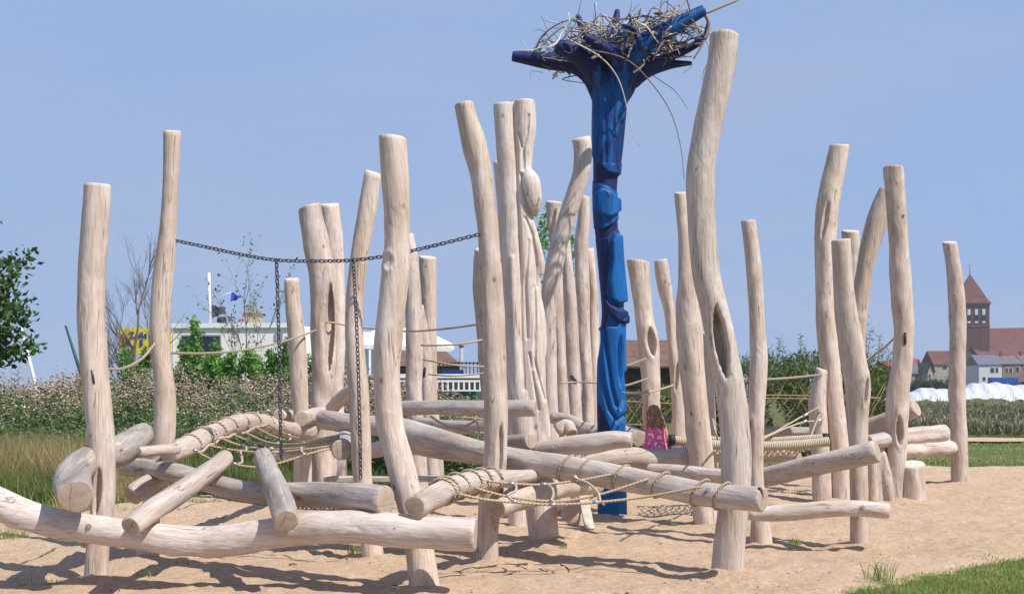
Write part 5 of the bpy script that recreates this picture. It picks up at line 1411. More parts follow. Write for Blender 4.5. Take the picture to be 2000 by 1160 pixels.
# ------------------------------------------------------------------ willow hedge on the right
wil = empty('willow_hedge', G(1480, 31), 'woven living willow hedge behind the posts on the right', 'hedge')
rg = r_(81)
ROD = plain('willow_rod', (.24, .18, .10), .85, .3, 12)
xs_ = np.arange(1075, 1700, 17)
def wz(x): return np.interp(x, [1060, 1200, 1330, 1440, 1560, 1690, 1760], [1.3, 1.55, 1.75, 2.35, 2.5, 2.55, 1.9])
for i, x_ in enumerate(xs_):
    for s_ in (-1, 1):
        if rg.random() < .22: continue
        dd = 30.4 + rg.uniform(-.15, .15)
        a_ = G(x_, dd); hh = rg.uniform(1.4, 1.9); b_ = G(min(x_ + s_ * rg.uniform(75, 115), 1735), dd + .2) + (0, 0, hh)
        V, q, t, uv = tube(catmull(np.array([a_, (a_ + b_) / 2 + (0, -.05, rg.normal(0, .06)), b_]), 7), np.linspace(.022, .009, 7), 5); child('rod', V, q, t, ROD, wil)
for (xa, xb, z_) in ((1075, 1330, 1.35), (1300, 1720, 1.50), (1340, 1700, 1.42), (1080, 1300, .8)):
    V, q, t, uv = tube(catmull(np.array([G(xa, 30.3) + (0, 0, z_), G((xa + xb) / 2, 30.3) + (0, 0, z_ + .05), G(xb, 30.3) + (0, 0, z_ - .02)]), 12), .024, 6); child('rail', V, q, t, ROD, wil)
n = 46000
x_ = rg.uniform(1060, 1765, n); dd = rg.uniform(30.6, 33.5, n)
top = wz(x_) * rg.uniform(.85, 1.08, n)
z_ = top * rg.beta(1.25, 1.1, n)
gap = np.sin(x_ * .09) + np.sin(x_ * .031 + z_ * 2.3) + np.sin(z_ * 4 + x_ * .05)
mk = gap > -1.5
pos = np.stack([(x_ - 1000) / F * dd, dd, z_], -1)[mk]
V, q = leaf_quads(pos, rg.normal(0, .55, (len(pos), 3)) + (0, 0, .55), rg.uniform(.09, .20, len(pos)), .24, rg)
b = Bag(); b.add(V, q, None, None, np.repeat(np.clip(rg.normal(.42, .25, len(pos)), 0, 1), 4))
pos2, dir2 = [], []
for xs0, h in ((1500, 2.75), (1518, 3.0), (1534, 2.75), (1565, 3.05), (1572, 2.8), (1588, 2.6), (1455, 2.6), (1692, 3.5), (1700, 3.2), (1712, 3.1), (1726, 2.8), (1738, 2.7), (1685, 3.0), (1606, 2.6), (1548, 2.6), (1480, 2.6), (1654, 2.8)):
    a_ = G(xs0, 31.5) + (0, 0, 1.2); e_ = G(xs0 + rg.normal(0, 5), 31.5) + (0, 0, h)
    V2, q2, t2, uv = tube(catmull(np.array([a_, (a_ + e_) / 2 + rg.normal(0, .04, 3), e_]), 8), np.linspace(.012, .004, 8), 4); child('shoot', V2, q2, t2, ROD, wil)
    f = rg.uniform(.25, 1.02, 120)[:, None]
    p_ = a_ * (1 - f) + e_ * f + rg.normal(0, .03, (120, 3)); pos2.append(p_)
    az = rg.uniform(0, 6.28, 120); dir2.append(np.stack([np.cos(az), np.sin(az), np.full(120, .5)], -1))
pos2, dir2 = np.vstack(pos2), np.vstack(dir2)
V, q = leaf_quads(pos2, dir2, rg.uniform(.06, .14, len(pos2)), .2, rg); b.add(V, q, None, None, np.repeat(np.clip(rg.normal(.4, .2, len(pos2)), 0, 1), 4))
b.build('crown', LEAF_W, wil, smooth=False)

# rough field beyond the lawn, right
rg = r_(90)
n = 26000
d = 1 / rg.uniform(1 / 100, 1 / 44, n); x = (rg.uniform(1560, 2080, n) - 1000) / F * d
h = np.interp(d, [44, 50, 62, 100], [.12, .3, .62, 1.05]) * np.clip(.75 + .35 * np.sin(x * .8 + d * .3) + .3 * np.sin(x * 2.1 - d * .5) * np.sin(d * .7), .15, 1.6) * rg.uniform(.5, 1.1, n)
z = rg.uniform(.1, 1, n) * h
V, q = leaf_quads(np.stack([x, d, z], -1), rg.normal(0, .5, (n, 3)) + (0, 0, .9), rg.uniform(.12, .40, n), .18, rg)
b = Bag(); b.add(V, q, None, None, np.repeat(np.clip(rg.normal(.46, .34, n) + .22 * np.sin(x * .5 + d * .2), 0, 1), 4))
b.build('rough_weeds', leaf_mat('rough_weed', (.09, .095, .045), (.22, .215, .10), .25, (.52, .47, .36)), smooth=False, label='rough grey-green weeds beyond the lawn at right', cat='weeds', kind='stuff')

# white tarpaulin bank
rg = r_(95)
nu_, nv_ = 130, 22
tv = []
ps = rg.uniform(0, 6.28, 12)
for i in range(nu_):
    for j in range(nv_):
        u_, v_ = i / (nu_ - 1), j / (nv_ - 1)
        x_ = 1660 + 480 * u_; d_ = 118 + 14 * v_
        hgt = np.interp(x_, [1660, 1740, 1800, 1850, 1900, 1970, 2040, 2140], [.6, 1.0, 1.8, 1.6, 2.3, 2.25, 1.9, 1.7])
        z_ = hgt * math.sin(math.pi * min(v_ * .9 + .05, 1)) ** .6
        z_ += .14 * math.sin(u_ * 45 + v_ * 6 + ps[0]) * math.sin(v_ * 7 + u_ * 17) + .05 * math.sin(u_ * 120 + v_ * 9 + ps[2]) + rg.normal(0, .015)
        tv.append(((x_ - 1000) / F * d_, d_, max(z_, -.1)))
TARP = plain('white_tarpaulin', (.52, .52, .535), .5, .05)
o0 = np.array(tv[0]) * (1, 1, 0)
ob('tarpaulin', mk_mesh('tarpaulin', np.array(tv) - o0, grid_quads(nu_, nv_, False)[:, ::-1], None, TARP, False), None, 'crumpled white tarpaulin spread over a bank in front of the church', 'tarpaulin', M=Matrix.Translation(Vector(o0)))

# ------------------------------------------------------------------ buildings
WHITE = plain('white_render', (.80, .79, .74), .8, .06, 1.5)
WPAINT = plain('white_paint', (.78, .78, .76), .6, .05)
GLASS = plain('dark_glass', (.02, .03, .04), .12, .1, Metallic=0.0)
GLASS_B = plain('blue_glass', (.10, .16, .22), .12, .2)
GREYM = plain('grey_metal', (.30, .31, .33), .5)
YELLOW = plain('yellow_sign', (.80, .62, .05), .5, .05)
SBLUE = plain('sign_blue', (.01, .03, .30), .5, .05)
def brick_mat(name, c1, c2, mortar, scale, bw=.5):
    k = NT(name)
    br = k.n('TexBrick', Vector=k.coord('Object'), Color1=(*c1, 1), Color2=(*c2, 1), Mortar=(*mortar, 1), Scale=scale)
    n = k.noise(k.coord('Object'), .25, 5)
    c = k.mix(k.ramp(n, [(.3, .0), (.7, .4)]), br.outputs[0], tuple(v * .6 for v in c1))
    return k.fin(c, .9, None, .1)
BRICK = brick_mat('dark_red_brick', (.11, .055, .045), (.14, .07, .055), (.13, .095, .085), 2.0)
BRICK2 = brick_mat('red_brick', (.26, .07, .05), (.30, .09, .06), (.28, .2, .17), 2.0)
TANB = brick_mat('tan_brick', (.36, .29, .21), (.40, .33, .24), (.4, .36, .3), 2.0)
ROOFR = plain('red_tile_roof', (.125, .05, .042), .85, .25, .8)
ROOFO = plain('orange_tile_roof', (.26, .075, .042), .85, .2, .8)
ROOFG = plain('grey_tile_roof', (.13, .12, .12), .85, .2, .8)
ROOFB = plain('brown_tile_roof', (.14, .085, .062), .85, .25, 2.0)

def part_box(name, x0, x1, y0, y1, z0, z1, mat, parent):
    V, q = box(x0, x1, y0, y1, z0, z1); return child(name, V, q, None, mat, parent, False)

# white clubhouse with corner toward the viewer
cA, cB, cC = np.array((-11.1, 61.2)), np.array((-17.0, 61.6)), np.array((-7.0, 71.5))
club = empty('clubhouse', (-13, 66, 0), 'white flat-roofed clubhouse behind the shrubs on the left', 'building')
V, q = obox(cB, cA, 0, 4.95, 6); child('wall', V, q, None, WHITE, club, False)
V, q = obox(cA, cC, 0, 4.9, 5); child('wall', V, q, None, WHITE, club, False)
V, q = obox(cB + (-.1, -.10), cA + (.05, -.12), 4.76, 5.0, .25); child('parapet', V, q, None, WPAINT, club, False)
uA = (cA - cB) / np.linalg.norm(cA - cB); nA = np.array((uA[1], -uA[0])); LA = np.linalg.norm(cA - cB)
def facade(p0, u, n, s0, s1, z0, z1, mat, name, parent, off=.04, th=.08, frame=None):
    o = None
    if frame:
        V, q = obox(p0 + u * (s0 - .08) + n * (off - .01), p0 + u * (s1 + .08) + n * (off - .01), z0 - .08, z1 + .08, th); o = child('window_frame', V, q, None, frame, parent, False)
    V, q = obox(p0 + u * s0 + n * (off + .02), p0 + u * s1 + n * (off + .02), z0, z1, th)
    return child(name, V, q, None, mat, o or parent, False)
facade(cB, uA, nA, .5, 2.4, 2.2, 4.35, GLASS, 'window_pane', club, frame=GREYM)
facade(cB, uA, nA, 5.2, 5.6, 4.1, 4.5, GREYM, 'vent', club)
uC = (cC - cA) / np.linalg.norm(cC - cA); nC = np.array((uC[1], -uC[0]))
for s0, s1, z0, z1 in ((.5, 1.1, 3.6, 4.1), (2.4, 3.2, 2.7, 4.0), (4.3, 6.2, 2.5, 4.1), (6.5, 8.2, 2.5, 4.1), (8.5, 10.4, 2.5, 4.1)):
    facade(cA, uC, nC, s0, s1, z0, z1, GLASS_B, 'window_pane', club, frame=WPAINT)
# chimney and vent on the roof
c_ = P(494, 632, 64)
part_box('chimney', c_[0] - .45, c_[0] + .45, 63.6, 64.4, 4.6, 5.65, TANB, club); part_box('chimney_cap', c_[0] - .6, c_[0] + .6, 63.5, 64.5, 5.65, 5.75, GREYM, club)
part_box('chimney_pot', c_[0] - .25, c_[0] + .25, 63.8, 64.2, 5.75, 6.1, GREYM, club)
c_ = P(433, 632, 66)
V, q, t, uv = tube(np.array([c_ - (0, 0, .6), c_, c_ + (0, 0, .1), c_ + (0, 0, .35)]), [.10, .10, .28, .22], 12); child('roof_vent', V, q, t, BLACK, club)

# yellow sign
sg0, sg1 = np.array((-19.75, 61.9)), np.array((-17.08, 61.5))
us = (sg1 - sg0) / np.linalg.norm(sg1 - sg0); ns = np.array((us[1], -us[0])); Ls = np.linalg.norm(sg1 - sg0)
sign = empty('shop_sign', (*sg0, 3.6), 'yellow sign board with blue lettering and sail emblems left of the clubhouse', 'sign')
V, q = obox(sg0, sg1, 3.45, 4.80, .12); child('board', V, q, None, YELLOW, sign, False)
for s_ in (.4, Ls - .4):
    p = sg0 + us * s_ - ns * .2
    V, q, t, uv = tube(np.array([(*p, 0), (*p, 3.6)]), .08, 8); child('support_post', V, q, t, GREYM, sign)
def sp(s, z, o=.02): return np.array((*(sg0 + us * s + ns * o), z))
def emblem(pts, mat, name, o=.02):
    V = np.array([sp(s, z, o) for s, z in pts] + [sp(s, z, o - .015) for s, z in pts]); n = len(pts)
    tr = [(0, i, i + 1) for i in range(1, n - 1)]; q = [(i, (i + 1) % n, n + (i + 1) % n, n + i) for i in range(n)]
    child(name, V, q, tr, mat, sign, False)
emblem([(Ls - .62, 3.86), (Ls - .20, 3.76), (Ls - .24, 4.3), (Ls - .34, 4.66)], SBLUE, 'sail_emblem')
emblem([(Ls - .50, 4.25), (Ls - .28, 4.40), (Ls - .28, 4.46), (Ls - .48, 4.32)], YELLOW, 'emblem_stripe', .03)
emblem([(.34, 3.62), (.60, 3.50), (.74, 3.78), (.36, 4.36)], SBLUE, 'sail_emblem')
emblem([(.48, 3.64), (.58, 3.60), (.57, 3.86), (.50, 3.90)], YELLOW, 'emblem_stripe', .03)
def text_mesh(body, size, s, z, name):
    cu = bpy.data.curves.new(name, 'FONT'); cu.body = body; cu.size = size; cu.extrude = .012; cu.offset = .012; cu.space_character = 1.12
    o = bpy.data.objects.new(name, cu); COL.objects.link(o)
    me = bpy.data.meshes.new_from_object(o.evaluated_get(bpy.context.evaluated_depsgraph_get()))
    bpy.data.objects.remove(o)
    me.materials.clear(); me.materials.append(SBLUE)
    p = sp(s, z, .03)
    M = Matrix(((us[0], 0, ns[0], p[0]), (us[1], 0, ns[1], p[1]), (0, 1, 0, p[2]), (0, 0, 0, 1)))
    ob('lettering', me, sign, M=M)
text_mesh('Zeilc', .42, .52, 4.28, 'lettering')
text_mesh('S', .42, 1.05, 3.88, 'lettering')

# flagpole, flag, pennant, masts
pole = empty('flagpole', P(410, 640, 66), 'white flagpole on the clubhouse roof with a dark flag at half mast', 'flagpole')
V, q, t, uv = tube(np.array([P(411, 640, 66), P(408, 533, 66)]), .075, 8); child('pole', V, q, t, WPAINT, pole)
def flag(pts, d, mat, name, parent, waves=.12):
    n = 10; V = []
    (a, b_), (c_, e_) = (pts[0], pts[1]), (pts[2], pts[3])
    for i in range(n + 1):
        u_ = i / n
        for (p, q_) in ((a, c_), (b_, e_)):
            x_, y_ = p[0] * (1 - u_) + q_[0] * u_, p[1] * (1 - u_) + q_[1] * u_
            w_ = P(x_, y_, d); w_[1] += waves * math.sin(u_ * 7) ; w_[2] += .04 * math.sin(u_ * 9)
            V.append(w_)
    return child(name, V, [(2 * i, 2 * i + 1, 2 * i + 3, 2 * i + 2) for i in range(n)], None, mat, parent)
flag([(413, 596), (414, 622), (440, 601), (437, 612)], 66, plain('dark_flag', (.05, .05, .075), .8, .5, 1.5), 'flag', pole)
pen = empty('pennant', P(450, 589, 66), 'small blue triangular pennant on a line beside the flagpole', 'pennant')
flag([(452, 571), (450, 590), (473, 580), (473, 581)], 66, plain('pennant_blue', (.02, .06, .35), .7, .5, 2.5), 'flag', pen)
V, q, t, uv = tube(np.array([P(412, 588, 66), P(440, 574, 66), P(452, 571, 66)]), .015, 5); child('line', V, q, t, WPAINT, pen)
def mast(x0, y0, x1, y1, d, mat, label, r0=.09):
    a, b_ = P(x0, y0, d), P(x1, y1, d)
    base = a + (a - b_) / (b_[2] - a[2]) * a[2]
    V, q, t, uv = tube(np.array([base, a, b_]) - base, [r0, r0, r0 * .6], 8)
    ob('boat_mast', mk_mesh('boat_mast', V, q, t, mat), None, label, 'mast', 'leaning boat masts at left', M=Matrix.Translation(Vector(base)))
mast(64, 730, 40, 632, 62, WPAINT, 'thin white mast leaning left near the leafy tree')
mast(155, 720, 128, 636, 60, plain('green_mast', (.015, .07, .06), .5), 'dark green mast leaning left beside the first post', .09)

# terrace: parasol, brown hipped roof, white balustrade, pillar
par = empty('parasol', P(780, 760, 54), 'wide white parasol canopy behind the big near post', 'parasol')
c_ = P(780, 640, 54); rim = [P(660, 676, 56), P(690, 672, 51), P(880, 678, 51), P(888, 673, 56)]
V = np.array([c_ + (-.9, 0, 0), c_ + (.9, 0, 0)] + rim + [p - (0, 0, .18) for p in rim])
child('canopy', V, [(0, 1, 4, 3), (1, 0, 2, 5), (3, 4, 8, 7), (4, 5, 9, 8), (2, 3, 7, 6), (5, 2, 6, 9)], [(0, 3, 2), (1, 5, 4)], WPAINT, par, False)
for x_ in (740, 835):
    V, q, t, uv = tube(np.array([G(x_, 54), P(x_, 655, 54)]), .06, 8); child('pole', V, q, t, WPAINT, par)
shed = empty('hipped_roof_house', P(850, 760, 84), 'low house with brown hipped roof behind the terrace', 'house')
x0_, x1_ = P(740, 760, 84)[0], P(902, 760, 84)[0]
part_box('wall', x0_ + .3, x1_ - .3, 84, 91, 0, 3.2, BRICK, shed)
zr = 1.7 + (760 - 668) / F * 84; ze = 1.7 + (760 - 715) / F * 84; xm = P(848, 760, 84)[0]
V = np.array([(x0_, 83.5, ze), (x1_, 83.5, ze), (x1_, 91.5, ze), (x0_, 91.5, ze), (x0_ + 1.5, 87.5, zr), (xm, 87.5, zr)])
child('roof', V, [(0, 1, 5, 4), (2, 3, 4, 5), (0, 3, 2, 1)], [(1, 2, 5), (3, 0, 4)], ROOFB, shed, False)
bal = empty('terrace_balustrade', G(860, 50), 'white terrace balustrade with dark upper railing behind the kinked post', 'balustrade')
def bx_px(name, xa, xb, ya, yb, d, th, mat, parent):
    a, b_ = P(xa, yb, d), P(xb, ya, d); return part_box(name, a[0], b_[0], d, d + th, a[2], b_[2], mat, parent)
bx_px('rail', 640, 942, 730, 738, 50, .12, WPAINT, bal)
bx_px('rail', 640, 942, 742, 746, 50.02, .08, WPAINT, bal)
bx_px('rail', 640, 942, 761, 764, 50, .12, WPAINT, bal)
for x_ in np.arange(642, 942, 10.5): bx_px('baluster', x_, x_ + 3.5, 746.2, 760.8, 50.02, .07, WPAINT, bal)
for x_ in np.arange(850, 942, 7.4): bx_px('railing_post', x_, x_ + 2.0, 706, 729.8, 50.4, .05, BLACK, bal)
bx_px('railing_bar', 848, 942, 708, 710, 50.5, .04, BLACK, bal); bx_px('wall_panel', 640, 942, 762, 800, 50.3, .2, plain('green_wall', (.06, .15, .10), .7), bal)
bx_px('dark_panel', 640, 942, 738, 762, 51.2, .1, plain('dark_boarding', (.06, .055, .055), .8), bal)  # plain dark panel behind the balusters
pil = empty('terrace_pillar', G(901, 52), 'grey cylindrical pillar standing on the terrace', 'pillar')
V, q, t, uv = tube(np.array([G(901, 52), P(901, 674, 52)]), .09, 10); child('shaft', V, q, t, GREYM, pil)
V, q, t, uv = tube(np.array([P(901, 676, 52), P(901, 672, 52)]), .14, 10); child('cap', V, q, t, GREYM, pil)
tb = empty('blue_cover', P(885, 728, 51.5), 'flat blue cover lying behind the terrace railing', 'cover')
bx_px('sheet', 862, 905, 722, 730, 51.6, .5, plain('cover_blue', (.01, .06, .3), .5), tb)

# brown-roofed shed behind the totem
sh = empty('brown_shed', G(1270, 62), 'dark shed with brown tiled roof right of the blue totem', 'shed')
a, b_ = P(1196, 716, 62), P(1345, 716, 62)
part_box('wall', a[0] + .2, b_[0] - .2, 62, 67, 0, a[2] + .02, plain('dark_boards', (.055, .035, .03), .8, .3, 3), sh)
zr = 1.7 + (760 - 664) / F * 65
V = np.array([(a[0], 61.6, a[2]), (b_[0], 61.6, a[2]), (b_[0], 65, zr), (a[0], 65, zr), (a[0], 68.4, a[2]), (b_[0], 68.4, a[2])])
child('roof', V, [(0, 1, 2, 3), (3, 2, 5, 4), (0, 4, 5, 1)], [(0, 3, 4), (1, 5, 2)], ROOFB, sh, False)
bx_px('fascia', 1196, 1345, 715, 719, 61.5, .06, plain('dark_fascia', (.07, .05, .05)), sh)

# houses by the church
def house(label, x0, x1, ye, yr, d, depth, wall, roof, wins=(), ridge='x', hip=0.0, name='house', chim=None):
    h = empty(name, G((x0 + x1) / 2, d), label, 'house', 'houses in front of the church')
    a, b_ = P(x0, ye, d), P(x1, ye, d); zr = 1.7 + (760 - yr) / F * d
    part_box('wall', a[0], b_[0], d, d + depth, 0, a[2], wall, h)
    ov = .3
    if ridge == 'x':
        V = np.array([(a[0] - ov, d - ov, a[2] + .02), (b_[0] + ov, d - ov, a[2] + .02), (b_[0] + ov, d + depth + ov, a[2] + .02), (a[0] - ov, d + depth + ov, a[2] + .02), (a[0] - ov + hip, d + depth / 2, zr), (b_[0] + ov - hip, d + depth / 2, zr)])
        child('roof', V, [(0, 1, 5, 4), (2, 3, 4, 5), (0, 3, 2, 1)], [(1, 2, 5), (3, 0, 4)], roof, h, False)
    else:
        xm = (a[0] + b_[0]) / 2
        V = np.array([(a[0] - ov, d - ov, a[2]), (b_[0] + ov, d - ov, a[2]), (xm, d - ov, zr), (a[0] - ov, d + depth, a[2]), (b_[0] + ov, d + depth, a[2]), (xm, d + depth, zr)])
        child('roof', V, [(0, 2, 5, 3), (2, 1, 4, 5)], None, roof, h, False)
        V = np.array([(a[0], d, a[2]), (b_[0], d, a[2]), (xm, d, zr - .3), (a[0], d + depth, a[2]), (b_[0], d + depth, a[2]), (xm, d + depth, zr - .3)])
        child('gable', V, None, [(0, 1, 2), (4, 3, 5)], wall, h, False)
    for (xa, xb, ya, yb) in wins:
        f = bx_px('window', xa - .6, xb + .6, ya - .6, yb + .6, d - .06, .1, WPAINT, h)
        bx_px('pane', xa, xb, ya, yb, d - .10, .1, GLASS, f)
    if chim:
        bx_px('chimney', chim[0], chim[1], chim[2], yr + 4, d + depth / 2 - .4, .8, BRICK2, h)
    return h
house('small house with bright orange roof behind the tall bent right post', 1728, 1748, 716, 704, 300, 9, BRICK2, ROOFO)
house('house with grey roof and dormer left of the lone post', 1778, 1812, 730, 708, 250, 8, TANB, ROOFG, [(1788, 1793, 731, 737), (1800, 1806, 731, 737)], chim=(1794, 1797, 703))
house('tan gabled house front left of the lone post', 1812, 1824, 727, 708, 246, 8, TANB, ROOFG, [(1815, 1818, 730, 737)], 'y')
house('house with orange-red roof peeking over the grey roofs', 1783, 1801, 712, 699, 300, 8, BRICK2, ROOFO)
house('brown-roofed house partly hidden by the lone post', 1825, 1864, 712, 684, 290, 9, TANB, ROOFR, [(1842, 1850, 714, 720)])
house('white house with grey roof in front of the church gable', 1912, 1957, 712, 692, 300, 9, plain('pale_house_render', (.55, .56, .58), .8), plain('slate', (.12, .12, .16), .6), [(1935, 1942, 718, 727), (1945, 1950, 718, 727), (1920, 1925, 736, 743)], chim=(1954, 1958, 687))
house('dark red terraced house at the right picture edge', 1958, 2000, 711, 694, 300, 9, BRICK2, ROOFG, [(1965, 1969, 718, 727), (1985, 1991, 716, 726), (1972, 1977, 718, 727)], chim=(1993, 1997, 686))
house('grey-roofed house cut by the right picture edge', 2001, 2060, 711, 692, 300, 9, TANB, ROOFG, [(2010, 2018, 716, 726)])
for x_ in (1912.5, 1927, 1943, 1956):
    pass
cont = empty('blue_container', G(1962, 280), 'long blue container in front of the houses', 'container')
bx_px('body', 1937, 1990, 737, 760, 280, 2.4, plain('container_blue', (.01, .11, .42), .5, .1, .5), cont)
for x_ in np.arange(1938, 1990, 4): bx_px('rib', x_, x_ + 1.2, 738, 759, 279.9, .12, plain('container_rib', (.01, .10, .38), .5) if x_ == 1938 else bpy.data.materials['container_rib'], cont)

# church
dCh = 370.0
ch = empty('church', G(1906, dCh), 'dark brick church with square belfry tower and pointed red spire', 'church')
def chp(x, y, dd=0): return P(x, y, dCh + dd)
tw = (1944 - 1868) / F * dCh * .82
ctr = np.array((P(1906, 760, dCh)[0], dCh + tw / 2)); ang = R(-11)
def rot(px_, py_):
    return np.array((ctr[0] + px_ * math.cos(ang) - py_ * math.sin(ang), ctr[1] + px_ * math.sin(ang) + py_ * math.cos(ang)))
def zt(y): return 1.7 + (760 - y) / F * dCh
hw = tw / 2
def rbox(name, xa, xb, ya, yb, z0, z1, mat, parent):
    V = np.array([(*rot(x_, y_), z_) for z_ in (z0, z1) for y_ in (ya, yb) for x_ in (xa, xb)])
    return child(name, V, [(0, 2, 3, 1), (4, 5, 7, 6), (0, 1, 5, 4), (2, 6, 7, 3), (0, 4, 6, 2), (1, 3, 7, 5)], None, mat, parent, False)
tower = rbox('tower', -hw, hw, -hw, hw, 0, zt(594), BRICK, ch)
rbox('cornice', -hw - .25, hw + .25, -hw - .25, hw + .25, zt(596), zt(592), BRICK2, ch)
rbox('string_course', -hw - .15, hw + .15, -hw - .15, hw + .15, zt(638), zt(636), BRICK2, ch)
e_ = hw + .5
rings = [(e_, zt(592)), (e_ * .78, zt(582)), (e_ * .48, zt(562)), (e_ * .2, zt(545)), (0.02, zt(532))]
V = np.array([(*rot(sx_ * r0, sy_ * r0), z_) for r0, z_ in rings for sx_, sy_ in ((-1, -1), (1, -1), (1, 1), (-1, 1))])
spire = child('spire', V, grid_quads(len(rings), 4), [(2, 1, 0), (3, 2, 0)], ROOFR, ch, False)
V, q, t, uv = tube(np.array([(*ctr, zt(534)), (*ctr, zt(508))]), .12, 6); child('cross', V, q, t, GREYM, spire)
V, q = box(ctr[0] - .7, ctr[0] + .7, ctr[1] - .08, ctr[1] + .08, zt(516), zt(516) + .25); child('cross_arm', V, q, None, GREYM, spire, False)
SKYPANE = plain('belfry_sky_pane', (.62, .66, .72), .5, .05)  # pale panes added, coloured like sky showing through the open belfry
for fy, along in ((-1, 'x'), (1, 'y')):
    for kx in (-.66, -.22, .22, .66):
        cx_ = kx * hw; w2 = .62; z0, z1 = zt(632), zt(606)
        def fp(u_, z_, o_):
            return np.array((*(rot(cx_ + u_, -hw - o_) if along == 'x' else rot(hw + o_, cx_ + u_)), z_))
        arch = [(-w2, z0), (w2, z0), (w2, z1)] + [(w2 * math.cos(a_), z1 + w2 * math.sin(a_)) for a_ in np.linspace(.2, math.pi - .2, 7)] + [(-w2, z1)]
        n_ = len(arch)
        V = np.array([fp(u_, z_, .06) for u_, z_ in arch] + [fp(u_, z_, -.1) for u_, z_ in arch])
        tr = [(0, i, i + 1) for i in range(1, n_ - 1)]; qd = [(i, n_ + i, n_ + (i + 1) % n_, (i + 1) % n_) for i in range(n_)]
        op = child('belfry_opening', V, qd, tr, BLACK, tower, False)
        for (za, zb) in ((zt(615) + .0, z1 + .35), (z0 + .15, zt(627))):
            V = np.array([fp(u_, z_, o_) for o_ in (.1, .02) for z_ in (za, zb) for u_ in (-w2 * .7, w2 * .7)])
            ob_ = child('sky_pane', V, [(0, 1, 3, 2), (4, 6, 7, 5), (0, 2, 6, 4), (1, 5, 7, 3), (2, 3, 7, 6), (0, 4, 5, 1)], None, SKYPANE, ch, False)
# nave and gable
x0n, x1n = P(1936, 760, dCh)[0], P(2140, 760, dCh)[0]
part_box('nave_wall', x0n + .4, x1n, dCh + 2, dCh + 20, 0, zt(692), BRICK, ch)
V = np.array([(x0n, dCh + 1.5, zt(692)), (x1n, dCh + 1.5, zt(692)), (x1n, dCh + 11, zt(634)), (x0n + 1.6, dCh + 11, zt(638)), (x0n, dCh + 20.5, zt(692)), (x1n, dCh + 20.5, zt(692))])
child('nave_roof', V, [(0, 1, 2, 3), (3, 2, 5, 4)], [(0, 3, 4)], ROOFR, ch, False)
xg0, xg1 = P(1872, 760, dCh - 8)[0], P(1918, 760, dCh - 8)[0]; dg = dCh - 8; xm = (xg0 + xg1) / 2
zg = lambda y: 1.7 + (760 - y) / F * dg
V = np.array([(xg0, dg, 0), (xg1, dg, 0), (xg1, dg, zg(705)), (xm, dg, zg(680)), (xg0, dg, zg(705)), (xg0, dCh, 0), (xg1, dCh, 0), (xg1, dCh, zg(705)), (xm, dCh, zg(680)), (xg0, dCh, zg(705))])
gab = child('porch_gable', V, [(1, 6, 7, 2), (0, 4, 9, 5)], [(0, 1, 2), (0, 2, 4), (4, 2, 3)], BRICK, ch, False)
V = np.array([(xg0 - .4, dg - .4, zg(706)), (xm, dg - .4, zg(678)), (xg1 + .4, dg - .4, zg(706)), (xg0 - .4, dCh, zg(706)), (xm, dCh, zg(678)), (xg1 + .4, dCh, zg(706))])
child('porch_roof', V, [(0, 1, 4, 3), (1, 2, 5, 4)], None, ROOFR, ch, False)
th_ = np.arange(24) / 24 * 2 * np.pi; cr = P(1897, 721, dg)
V = np.array([(cr[0] + 1.55 * math.cos(a_), dg - .1, cr[2] + 1.55 * math.sin(a_)) for a_ in th_] + [(cr[0], dg - .1, cr[2])])
rw = child('rose_window', V, None, [(i, 24, (i + 1) % 24) for i in range(24)][::1], GLASS, gab, False)
V, q, t, uv = tube(np.array([(cr[0] + 1.6 * math.cos(a_), dg - .1, cr[2] + 1.6 * math.sin(a_)) for a_ in np.append(th_, 0)]), .14, 6, False); child('window_surround', V, q, t, BRICK2, ch)
# lean-to roof between porch and nave
V = np.array([(xg1, dg + 1, zt(712)), (x0n + 9, dg + 3, zt(712)), (x0n + 9, dCh + 2, zt(676)), (xm + 1, dCh + 1.4, zt(676))])
child('aisle_roof', V, [(0, 1, 2, 3)], None, ROOFR, ch, False)

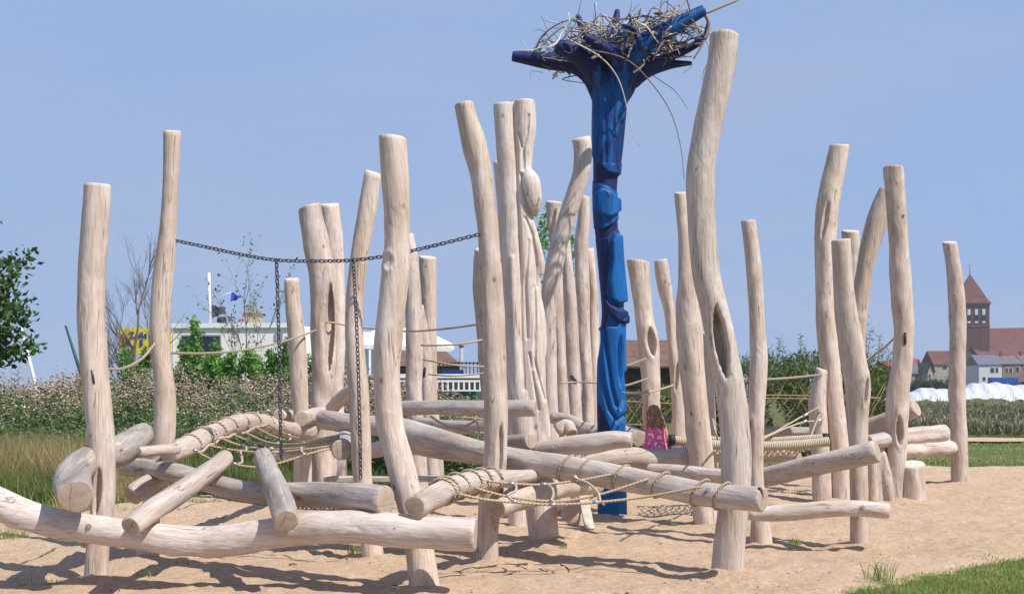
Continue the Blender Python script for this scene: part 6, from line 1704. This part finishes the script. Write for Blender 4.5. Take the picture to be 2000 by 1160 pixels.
# distant trees
def far_tree(x, d, ytop, w, label, seed, n=900, name='distant_tree'):
    rg = r_(seed)
    o = empty(name, G(x, d), label, 'tree', 'distant trees on the horizon')
    Ht = 1.7 + (760 - ytop) / F * d; Wd = w / F * d / 2
    V, q, t, uv = tube(np.array([G(x, d), G(x, d) + (0, 0, Ht * .6)]), [Wd * .12, Wd * .05], 6); child('trunk', V, q, t, BARK, o)
    cl = rg.normal(0, .42, (14, 3)) * (Wd, Wd, Ht * .3) + (*G(x, d)[:2], Ht * .58)
    pos = cl[rg.integers(0, 14, n)] + rg.normal(0, .24, (n, 3)) * (Wd, Wd, Ht * .25)
    pos[:, 2] = np.clip(pos[:, 2], .2, Ht)
    V, q = leaf_quads(pos, rg.normal(0, 1, (n, 3)), rg.uniform(.5, 1.2, n) * Wd * .28, .7, rg)
    b = Bag(); b.add(V, q, None, None, np.repeat(np.clip(rg.normal(.4, .25, n), 0, 1), 4)); b.build('crown', LEAF_FAR, o, smooth=False)
for i, (x, d, yt, w, lb) in enumerate(((1443, 160, 684, 30, 'dark distant tree left of the wiry post'), (1462, 165, 680, 26, 'second dark distant tree behind the wiry post'), (1545, 150, 690, 70, 'broad distant tree above the willow hedge'), (1610, 150, 678, 60, 'distant tree rising behind the tall curved right post'),
        (1715, 150, 700, 56, 'round distant tree left of the tall bent post'), (1665, 155, 690, 50, 'distant tree showing between the right posts'), (1790, 210, 737, 26, 'low dark bush under the grey-roofed house'), (1828, 210, 735, 34, 'dark bush below the tan gable'), (1851, 210, 728, 18, 'small dark tree beside the lone post'),
        (1995, 150, 745, 40, 'green bush on the tarpaulin bank at the right edge'), (1810, 205, 742, 30, 'flat bush behind the tarpaulin'))):
    far_tree(x, d, yt, w, lb, 300 + i)

# ------------------------------------------------------------------ thin summer haze
k = NT('haze_air')
pvn = k.n('VolumePrincipled', Color=(0.86, 0.90, 0.97, 1.0), Density=HAZE, Anisotropy=0.2)
k.nt.links.new(pvn.outputs[0], k.out.inputs['Volume'])
V, q = box(-420, 420, -60, 620, -1.5, 48)
ob('haze', mk_mesh('haze', V, q, None, k.m, False), kind='stuff', label='thin pale summer haze over the whole place', cat='haze')
